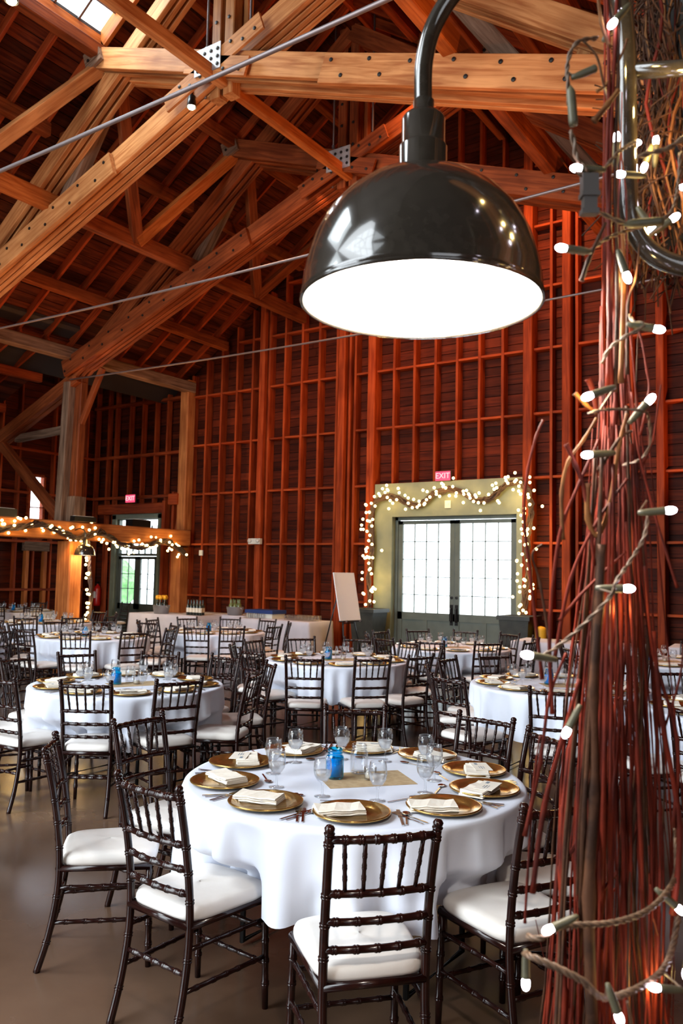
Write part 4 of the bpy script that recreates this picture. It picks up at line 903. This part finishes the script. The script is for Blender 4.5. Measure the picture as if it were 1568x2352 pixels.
# ------------------------------------------------------------------ twig column
PROF = [(0.0, .175), (.55, .150), (.80, .128), (1.0, .108), (1.3, .088), (1.55, .070), (1.7, .055), (1.85, .040), (1.95, .030), (2.12, .022), (2.3, .016), (2.7, .02)]
CEN = [(0, (-.37, 1.33)), (.9, (-.372, 1.318)), (1.3, (-.362, 1.30)), (1.69, (-.352, 1.28)), (2.12, (-.345, 1.245)), (2.35, (-.352, 1.25)), (2.8, (-.355, 1.26))]
def lin(tab, z):
    for i in range(len(tab)-1):
        if z <= tab[i+1][0]:
            t_ = (z-tab[i][0])/(tab[i+1][0]-tab[i][0]); a, b_ = tab[i][1], tab[i+1][1]
            return a+(b_-a)*t_ if not isinstance(a, tuple) else tuple(x+(y-x)*t_ for x, y in zip(a, b_))
    return tab[-1][1]
base = V((-.37, 1.33, 0))
tw = thing('twig_bundle', 'tall flaring column of red willow twigs wound with string lights', 'twigs', base)
R2 = random.Random(21)
for k in range(88):
    a0 = R2.uniform(0, 2*pi); f0 = R2.random()**.55; sp = R2.uniform(-.5, .5); z1 = R2.choice([R2.uniform(1.1, 1.9), R2.uniform(1.6, 2.2), R2.uniform(1.9, 2.2), R2.uniform(2.1, 2.75) if k % 3 == 0 else 1.9])
    r0 = R2.choice([.0014, .0018, .0022, .0026, .0032, .0060 if k % 6 == 0 else .002]); pts = []; rr = []
    n = 18; z0 = R2.uniform(-.0, .0); ph = R2.uniform(0, 6); crook = R2.uniform(.003, .011)
    for i in range(n+1):
        z = z1*i/n; q = lin(CEN, z); R_ = lin(PROF, z); fz = min(1.15, f0*(1+.12*sin(z*3+ph))); a = a0+sp*z
        pts.append(V((q[0]+cos(a)*R_*fz+crook*sin(z*9+ph), q[1]+sin(a)*R_*fz+crook*cos(z*8+ph*2), z))-base)
        rr.append(r0*(1-.45*i/n)*(1.35 if i % 3 == 0 else 1))
    P = []; Rr = []
    for i in range(n):   # node bumps
        P += [pts[i], pts[i].lerp(pts[i+1], .06), pts[i].lerp(pts[i+1], .5)]; b0 = r0*(1-.45*i/n); Rr += [b0*1.45, b0*1.0, b0]
    P.append(pts[-1]); Rr.append(r0*.5)
    mt = MT['twig'] if k % 7 else MT['twig2']
    o = build('twig', MB().tube(P, Rr, 6), mt, tw, smooth=True)
    if k % 4 == 0:   # side shoots
        i = R2.randrange(6, n-1); p = pts[i]; an = R2.uniform(0, 6.28); ln = R2.uniform(.05, .16)
        build('shoot', MB().tube([p, p+V((cos(an)*ln*.3, sin(an)*ln*.3, ln*.4)), p+V((cos(an)*ln*.45, sin(an)*ln*.45, ln))], [r0*.6, r0*.5, r0*.35], 5), mt, o)
def stray(px, r0, m='twig', D=1.16):
    pts = smoothpath([at(x, y, (d if d else D)) for x, y, d in [(q+(None,))[:3] for q in px]], 5); k = len(pts)
    build('twig', MB().tube([p-base for p in pts], [r0*(1-.4*i/k)*(1.3 if i % 5 == 0 else 1) for i in range(k)], 6), MT[m], tw, smooth=True)
stray([(1245, 1560), (1215, 1300), (1203, 1180), (1212, 1080), (1232, 1000), (1247, 965)], .0026)
stray([(1268, 1640), (1262, 1440), (1285, 1230), (1330, 1110), (1375, 1010)], .003)
stray([(1272, 1520), (1310, 1330), (1370, 1200), (1440, 1100)], .0028)
stray([(1300, 1020), (1322, 1070), (1345, 1140), (1365, 1300)], .0035)
stray([(1292, 1240), (1290, 1130), (1305, 1060), (1340, 1010), (1370, 960)], .003, 'twig3')
stray([(1350, 1110), (1350, 1190), (1372, 1230), (1400, 1160), (1420, 1030), (1440, 950)], .0042, 'twig3')
stray([(1262, 1480), (1240, 1340), (1222, 1275), (1245, 1250)], .002, 'twig2')
stray([(1285, 1425), (1330, 1370), (1390, 1310), (1440, 1265)], .0026)
stray([(1320, 903), (1345, 930), (1370, 950)], .0032, 'twig3', 1.12); stray([(1351, 870), (1362, 900), (1370, 950)], .0045, 'twig', 1.14)
stray([(1375, 1080), (1420, 1010), (1450, 990)], .003, 'twig2'); stray([(1470, 1000), (1490, 900), (1485, 850), (1470, 770), (1445, 720)], .0018, 'twig')
stray([(1555, 1350), (1530, 1270), (1500, 1170), (1465, 1030), (1450, 900)], .002, 'twig'); stray([(1545, 1900), (1555, 1700), (1500, 1500), (1480, 1300)], .003)
stray([(1205, 1920), (1240, 1750), (1262, 1600), (1300, 1500)], .003); stray([(1222, 2050), (1250, 1850), (1290, 1700), (1330, 1560)], .004)
stray([(1520, 1690), (1560, 1560), (1568, 1480)], .002); stray([(1545, 2100), (1560, 1900), (1520, 1650), (1500, 1450)], .0045)
stray([(1205, 2120), (1210, 2030), (1225, 1800), (1240, 1690)], .002); stray([(1370, 210), (1395, 190), (1425, 130), (1440, 90)], .0025, 'twig3')
stray([(1364, 278), (1395, 240), (1420, 207)], .0045, 'twig3', 1.1); stray([(1335, 645), (1350, 600), (1375, 545), (1390, 512)], .003, 'twig2', 1.1)
stray([(1403, 900), (1400, 700), (1398, 500), (1403, 300), (1412, 100), (1418, -60)], .004, 'twig'); stray([(1412, 900), (1418, 650), (1412, 450), (1418, 200), (1425, -60)], .003, 'twig2')
stray([(1395, 900), (1402, 600), (1393, 400), (1398, 200), (1392, -60)], .0035, 'twig'); stray([(1425, 880), (1432, 640), (1428, 520)], .004, 'twig3', 1.2)
stray([(1400, 110), (1380, 50), (1370, -40)], .003, 'twig3'); stray([(1412, 300), (1420, 180), (1408, 60), (1390, -30)], .0025, 'twig2'); stray([(1440, 860), (1442, 700), (1460, 640), (1468, 560)], .0022, 'twig2')
for k in range(16):   # big curved trunk-like switches
    x = R2.uniform(1290, 1500); stray([(x+(x-1410)*.25, 2420, R2.uniform(1.12, 1.32)), (x, 1900, None), (1412+(x-1410)*.62, 1400, None), (1412+(x-1410)*.42, 1000+R2.uniform(-80, 200), None)], R2.uniform(.0018, .0040), R2.choice(['twig', 'twig', 'twig', 'twig2']), R2.uniform(1.14, 1.24))
stray([(1360, 2380), (1352, 2060), (1365, 1820), (1362, 1600), (1375, 1400), (1382, 1250)], .0085, 'twig2', 1.15)

# fine dense twigs round the bracket post, lit by the string lights
tw2 = thing('fine_twig_wrap', 'dense golden-brown brush of fine twigs behind the bracket pipes', 'twigs', (-.25, 1.48, 2.15))
b2 = V((-.25, 1.48, 2.15)); core = []
for k in range(260):
    a0 = R2.uniform(0, 2*pi); rr_ = .13*R2.random()**.5; z0 = 2.19+.08*R2.random()+max(0, .0); z1 = z0+R2.uniform(.25, .8); ph = R2.uniform(0, 6); lean = R2.uniform(-.25, .25)
    pts = []
    for i in range(9):
        z = z0+(z1-z0)*i/8; a = a0+lean*2*(z-z0); q = rr_*(1+.25*sin(5*z+ph))
        pts.append(V((-.25+cos(a)*q+.012*sin(z*22+ph), 1.48+sin(a)*q*.8+.012*cos(z*19+ph), z))-b2)
    build('fine_twig', MB().tube(pts, R2.choice([.0012, .0016, .002, .003]), 5), MT[R2.choice(['twig2', 'twig3', 'twig3', 'twig'])], tw2)
build('dark_backing', MB().tube([(0, 0, .09), (0, 0, 2.0)], .075, 16), MT['dark'], tw2, smooth=True)  # dark core added inside the brush to block the lit timber behind
mb = MB()
for k in range(2600):
    a = R2.uniform(0, 2*pi); q = .14*R2.random()**.5; z = R2.uniform(2.22, 2.95); p = V((-.25+cos(a)*q, 1.48+sin(a)*q*.85, z))-b2; d = V((R2.gauss(0, .3), R2.gauss(0, .3), R2.gauss(0, 1))).normalized()*R2.uniform(.03, .12)
    mb.tube([p, p+d*.5+V((R2.gauss(0, .008), R2.gauss(0, .008), 0)), p+d], .0013, 4)
o = build('twig_litter', mb, MT['twig2'], tw2); o['kind'] = 'stuff'

# ------------------------------------------------------------------ string lights on the twigs
sl_ = thing('string_light', 'string of small bulbs in olive sockets wound round the twig column', 'string lights', (-.37, 1.2, 1.0)); sb = V((-.37, 1.2, 1.0))
bulb_near = MB().lathe([(.0001, .0), (.0038, .001), (.0048, .004), (.0053, .008), (.0048, .012), (.003, .0155), (.0001, .017)], 12).mesh('bulb', MT['bulbc'], True)
sock_me = MB().lathe([(.0001, -.034), (.003, -.033), (.0042, -.026), (.0050, -.018), (.0052, -.003), (.0056, 0), (.0048, .002)], 12).mesh('socket', MT['socket'], True)
big_sock = MB().lathe([(.0001, -.055), (.004, -.049), (.0058, -.045), (.0063, -.040), (.0063, -.006), (.0055, .0), (.0001, .001)], 14).mesh('connector', MT['socket'], True)
# (x, y, depth, direction in the picture from socket to bulb)
BL = [(1422, 30, 1.18, 60), (1404, 57, 1.15, 230), (1416, 313, 1.22, 90), (1463, 328, 1.34, 0), (1506, 320, 1.33, 90), (1478, 387, 1.30, 250), (1421, 400, 1.24, 180), (1320, 386, 1.10, 180), (1551, 498, 1.18, 35),
      (1500, 530, 1.2, 300), (1286, 569, 1.08, 175), (1441, 640, 1.12, 285), (1515, 757, 1.10, -12), (1346, 912, 1.08, 200), (1495, 915, 1.1, 50), (1345, 1045, 1.14, 185), (1542, 1172, 1.1, 5), (1446, 1352, 1.08, 0), (1207, 1504, 1.06, 170),
      (1299, 1685, 1.1, 240), (1564, 2092, 1.12, -40), (1256, 2137, 1.02, 200), (1500, 2268, 1.06, 170), (1207, 2263, 1.05, 268), (1423, 2342, 1.0, 288), (1575, 2240, 1.12, 260), (1568, 430, 1.3, 180)]
ends = []
for x, y, D, dg in BL:
    d = (RI*cos(rad(dg))+UPV*sin(rad(dg))-FW*.15).normalized(); P = at(x, y, D)-d*.010
    Mx = d.to_track_quat('Z', 'Y').to_matrix().to_4x4(); Mx.translation = P-sb
    o = obj('socket', sock_me, sl_, Mx); obj('bulb', bulb_near, o); ends.append((P-d*.033))
def wirep(px, twist=True, r=.0022, strands=3):
    pts = smoothpath([at(*q) for q in px], 8); L_ = [0]
    for i in range(len(pts)-1): L_.append(L_[-1]+(pts[i+1]-pts[i]).length)
    for s in range(strands if twist else 1):
        P = []
        n = max(8, int(L_[-1]/.004)) if twist else len(pts)
        j = 0
        for i in range(n+1):
            if not twist:
                P = list(pts); break
            l_ = L_[-1]*i/n
            while j < len(pts)-2 and L_[j+1] < l_: j += 1
            p = pts[j].lerp(pts[j+1], (l_-L_[j])/max(1e-6, L_[j+1]-L_[j])); t_ = (pts[j+1]-pts[j]).normalized(); u_ = t_.cross(V((0, 0, 1)))
            u_ = u_.normalized() if u_.length > .05 else V((1, 0, 0)); v2 = t_.cross(u_); a = l_*170+2*pi*s/strands
            P.append(p+(u_*cos(a)+v2*sin(a))*r*.95)
        build('wire', MB().tube([p-sb for p in P], r*(.95 if twist else .8), 6), MT['wire'], sl_, smooth=True)
def e(i): x, y, z = proj(ends[i]); return (x, y, z)
wirep([(1210, 2150, 1.03), (1240, 2155, 1.02), (1290, 2128, 1.03), (1400, 2120, 1.05), (1480, 2095, 1.08), (1530, 2050, 1.12), (1552, 2000, 1.18), (1550, 1900, 1.25)])
wirep([(1205, 2190, 1.06), (1222, 2198, 1.03), (1290, 2228, 1.02), (1340, 2255, 1.02), (1385, 2292, 1.03), (1460, 2272, 1.05), (1520, 2230, 1.1), (1545, 2170, 1.15), (1560, 2080, 1.2)], r=.0026)
wirep([(1245, 1508, 1.07), (1290, 1478, 1.08), (1350, 1425, 1.08), (1405, 1365, 1.07), (1412, 1340, 1.07), (1450, 1285, 1.1), (1480, 1230, 1.12), (1488, 1170, 1.14)], r=.0016, strands=2)
wirep([(1350, 950, 1.1), (1380, 942, 1.09), (1430, 940, 1.09), (1478, 945, 1.1), (1490, 965, 1.13), (1492, 1020, 1.15), (1470, 1055, 1.17), (1430, 1068, 1.2)], r=.0012, strands=2)
wirep([(1382, 835, 1.13), (1400, 800, 1.12), (1440, 770, 1.1), (1462, 760, 1.1), (1478, 745, 1.1), (1455, 738, 1.11), (1445, 725, 1.13)], r=.0015, strands=2)
wirep([(1325, 572, 1.09), (1345, 582, 1.1), (1375, 560, 1.11), (1400, 545, 1.12), (1440, 530, 1.14), (1475, 520, 1.16)], r=.0016, strands=2)
wirep([(1318, 390, 1.1), (1345, 405, 1.1), (1375, 400, 1.12), (1420, 350, 1.14), (1460, 325, 1.2)], r=.0016, strands=2)
wirep([(1310, 300, 1.1), (1318, 330, 1.1), (1325, 365, 1.1), (1350, 395, 1.1)], r=.0022, strands=2)
wirep([(1306, 240, 1.1), (1305, 200, 1.1), (1302, 160, 1.1), (1310, 120, 1.1), (1330, 95, 1.1), (1370, 88, 1.12)], r=.0018, strands=2)
wirep([(1306, 190, 1.1), (1300, 165, 1.1), (1312, 172, 1.1), (1328, 170, 1.1)], False); wirep([(1340, 95, 1.1), (1370, 130, 1.12), (1385, 190, 1.15), (1395, 230, 1.2)], False)
wirep([(1352, 480, 1.11), (1380, 490, 1.12), (1420, 508, 1.12), (1448, 514, 1.12)], r=.0018, strands=2); wirep([(1520, 505, 1.14), (1545, 480, 1.15), (1558, 420, 1.18), (1562, 350, 1.2)], r=.0016, strands=2)
wirep([(1464, 360, 1.16), (1500, 350, 1.16), (1535, 340, 1.16), (1568, 318, 1.16), (1600, 300, 1.16)], r=.0022, strands=2)
wirep([(1475, 2600, 1.25), (1470, 2450, 1.2), (1450, 2352, 1.1), (1440, 2300, 1.04)], False)
for i, tgt in ((12, (1478, 745, 1.1)), (14, (1478, 945, 1.1)), (16, (1485, 1150, 1.14)), (17, (1408, 1362, 1.07)), (18, (1245, 1508, 1.07)), (21, (1290, 2128, 1.03)), (22, (1520, 2230, 1.1)), (23, (1212, 2195, 1.05)), (24, (1390, 2290, 1.03)), (13, (1375, 945, 1.1)), (11, (1435, 600, 1.14)), (10, (1330, 575, 1.09)), (7, (1350, 400, 1.1)), (8, (1520, 520, 1.15)), (20, (1530, 2050, 1.12))):
    wirep([e(i), tgt], False, .0018)
def conn(x, y, D, dg, name='connector', me=None):
    d = (RI*cos(rad(dg))+UPV*sin(rad(dg))).normalized(); Mx = d.to_track_quat('Z', 'Y').to_matrix().to_4x4(); Mx.translation = at(x, y, D)-sb; obj(name, me or big_sock, sl_, Mx)
conn(1317, 288, 1.1, -85); conn(1522, 508, 1.12, 5); conn(1365, 158, 1.1, 22, 'socket', sock_me)
pl = MB().box(-.0105, .0105, -.008, .008, -.002, .022).box(-.0118, .0118, -.010, .010, -.008, -.002).box(-.0088, .0088, -.007, .007, -.024, -.008).box(-.0112, .0112, -.008, .008, -.031, -.024)
o = build('plug', pl, MT['plug'], sl_); d_ = UPV; Mx = Matrix((RI, FW, UPV)).transposed().to_4x4(); Mx.translation = at(1353, 440, 1.1)-sb; o.matrix_basis = Mx
for x, y, D, pw in ((1346, 912, 1.1, .25), (1441, 640, 1.16, .3), (1412, 45, 1.22, .4), (1506, 330, 1.28, .5), (1500, 520, 1.28, .5), (1490, 2268, 1.14, .35), (1540, 200, 1.26, .5), (1423, 1400, 1.15, .12), (1560, 2240, 1.3, .3)):
    point('fairy_glow', at(x, y, D), pw, (1, .66, .22), .008)
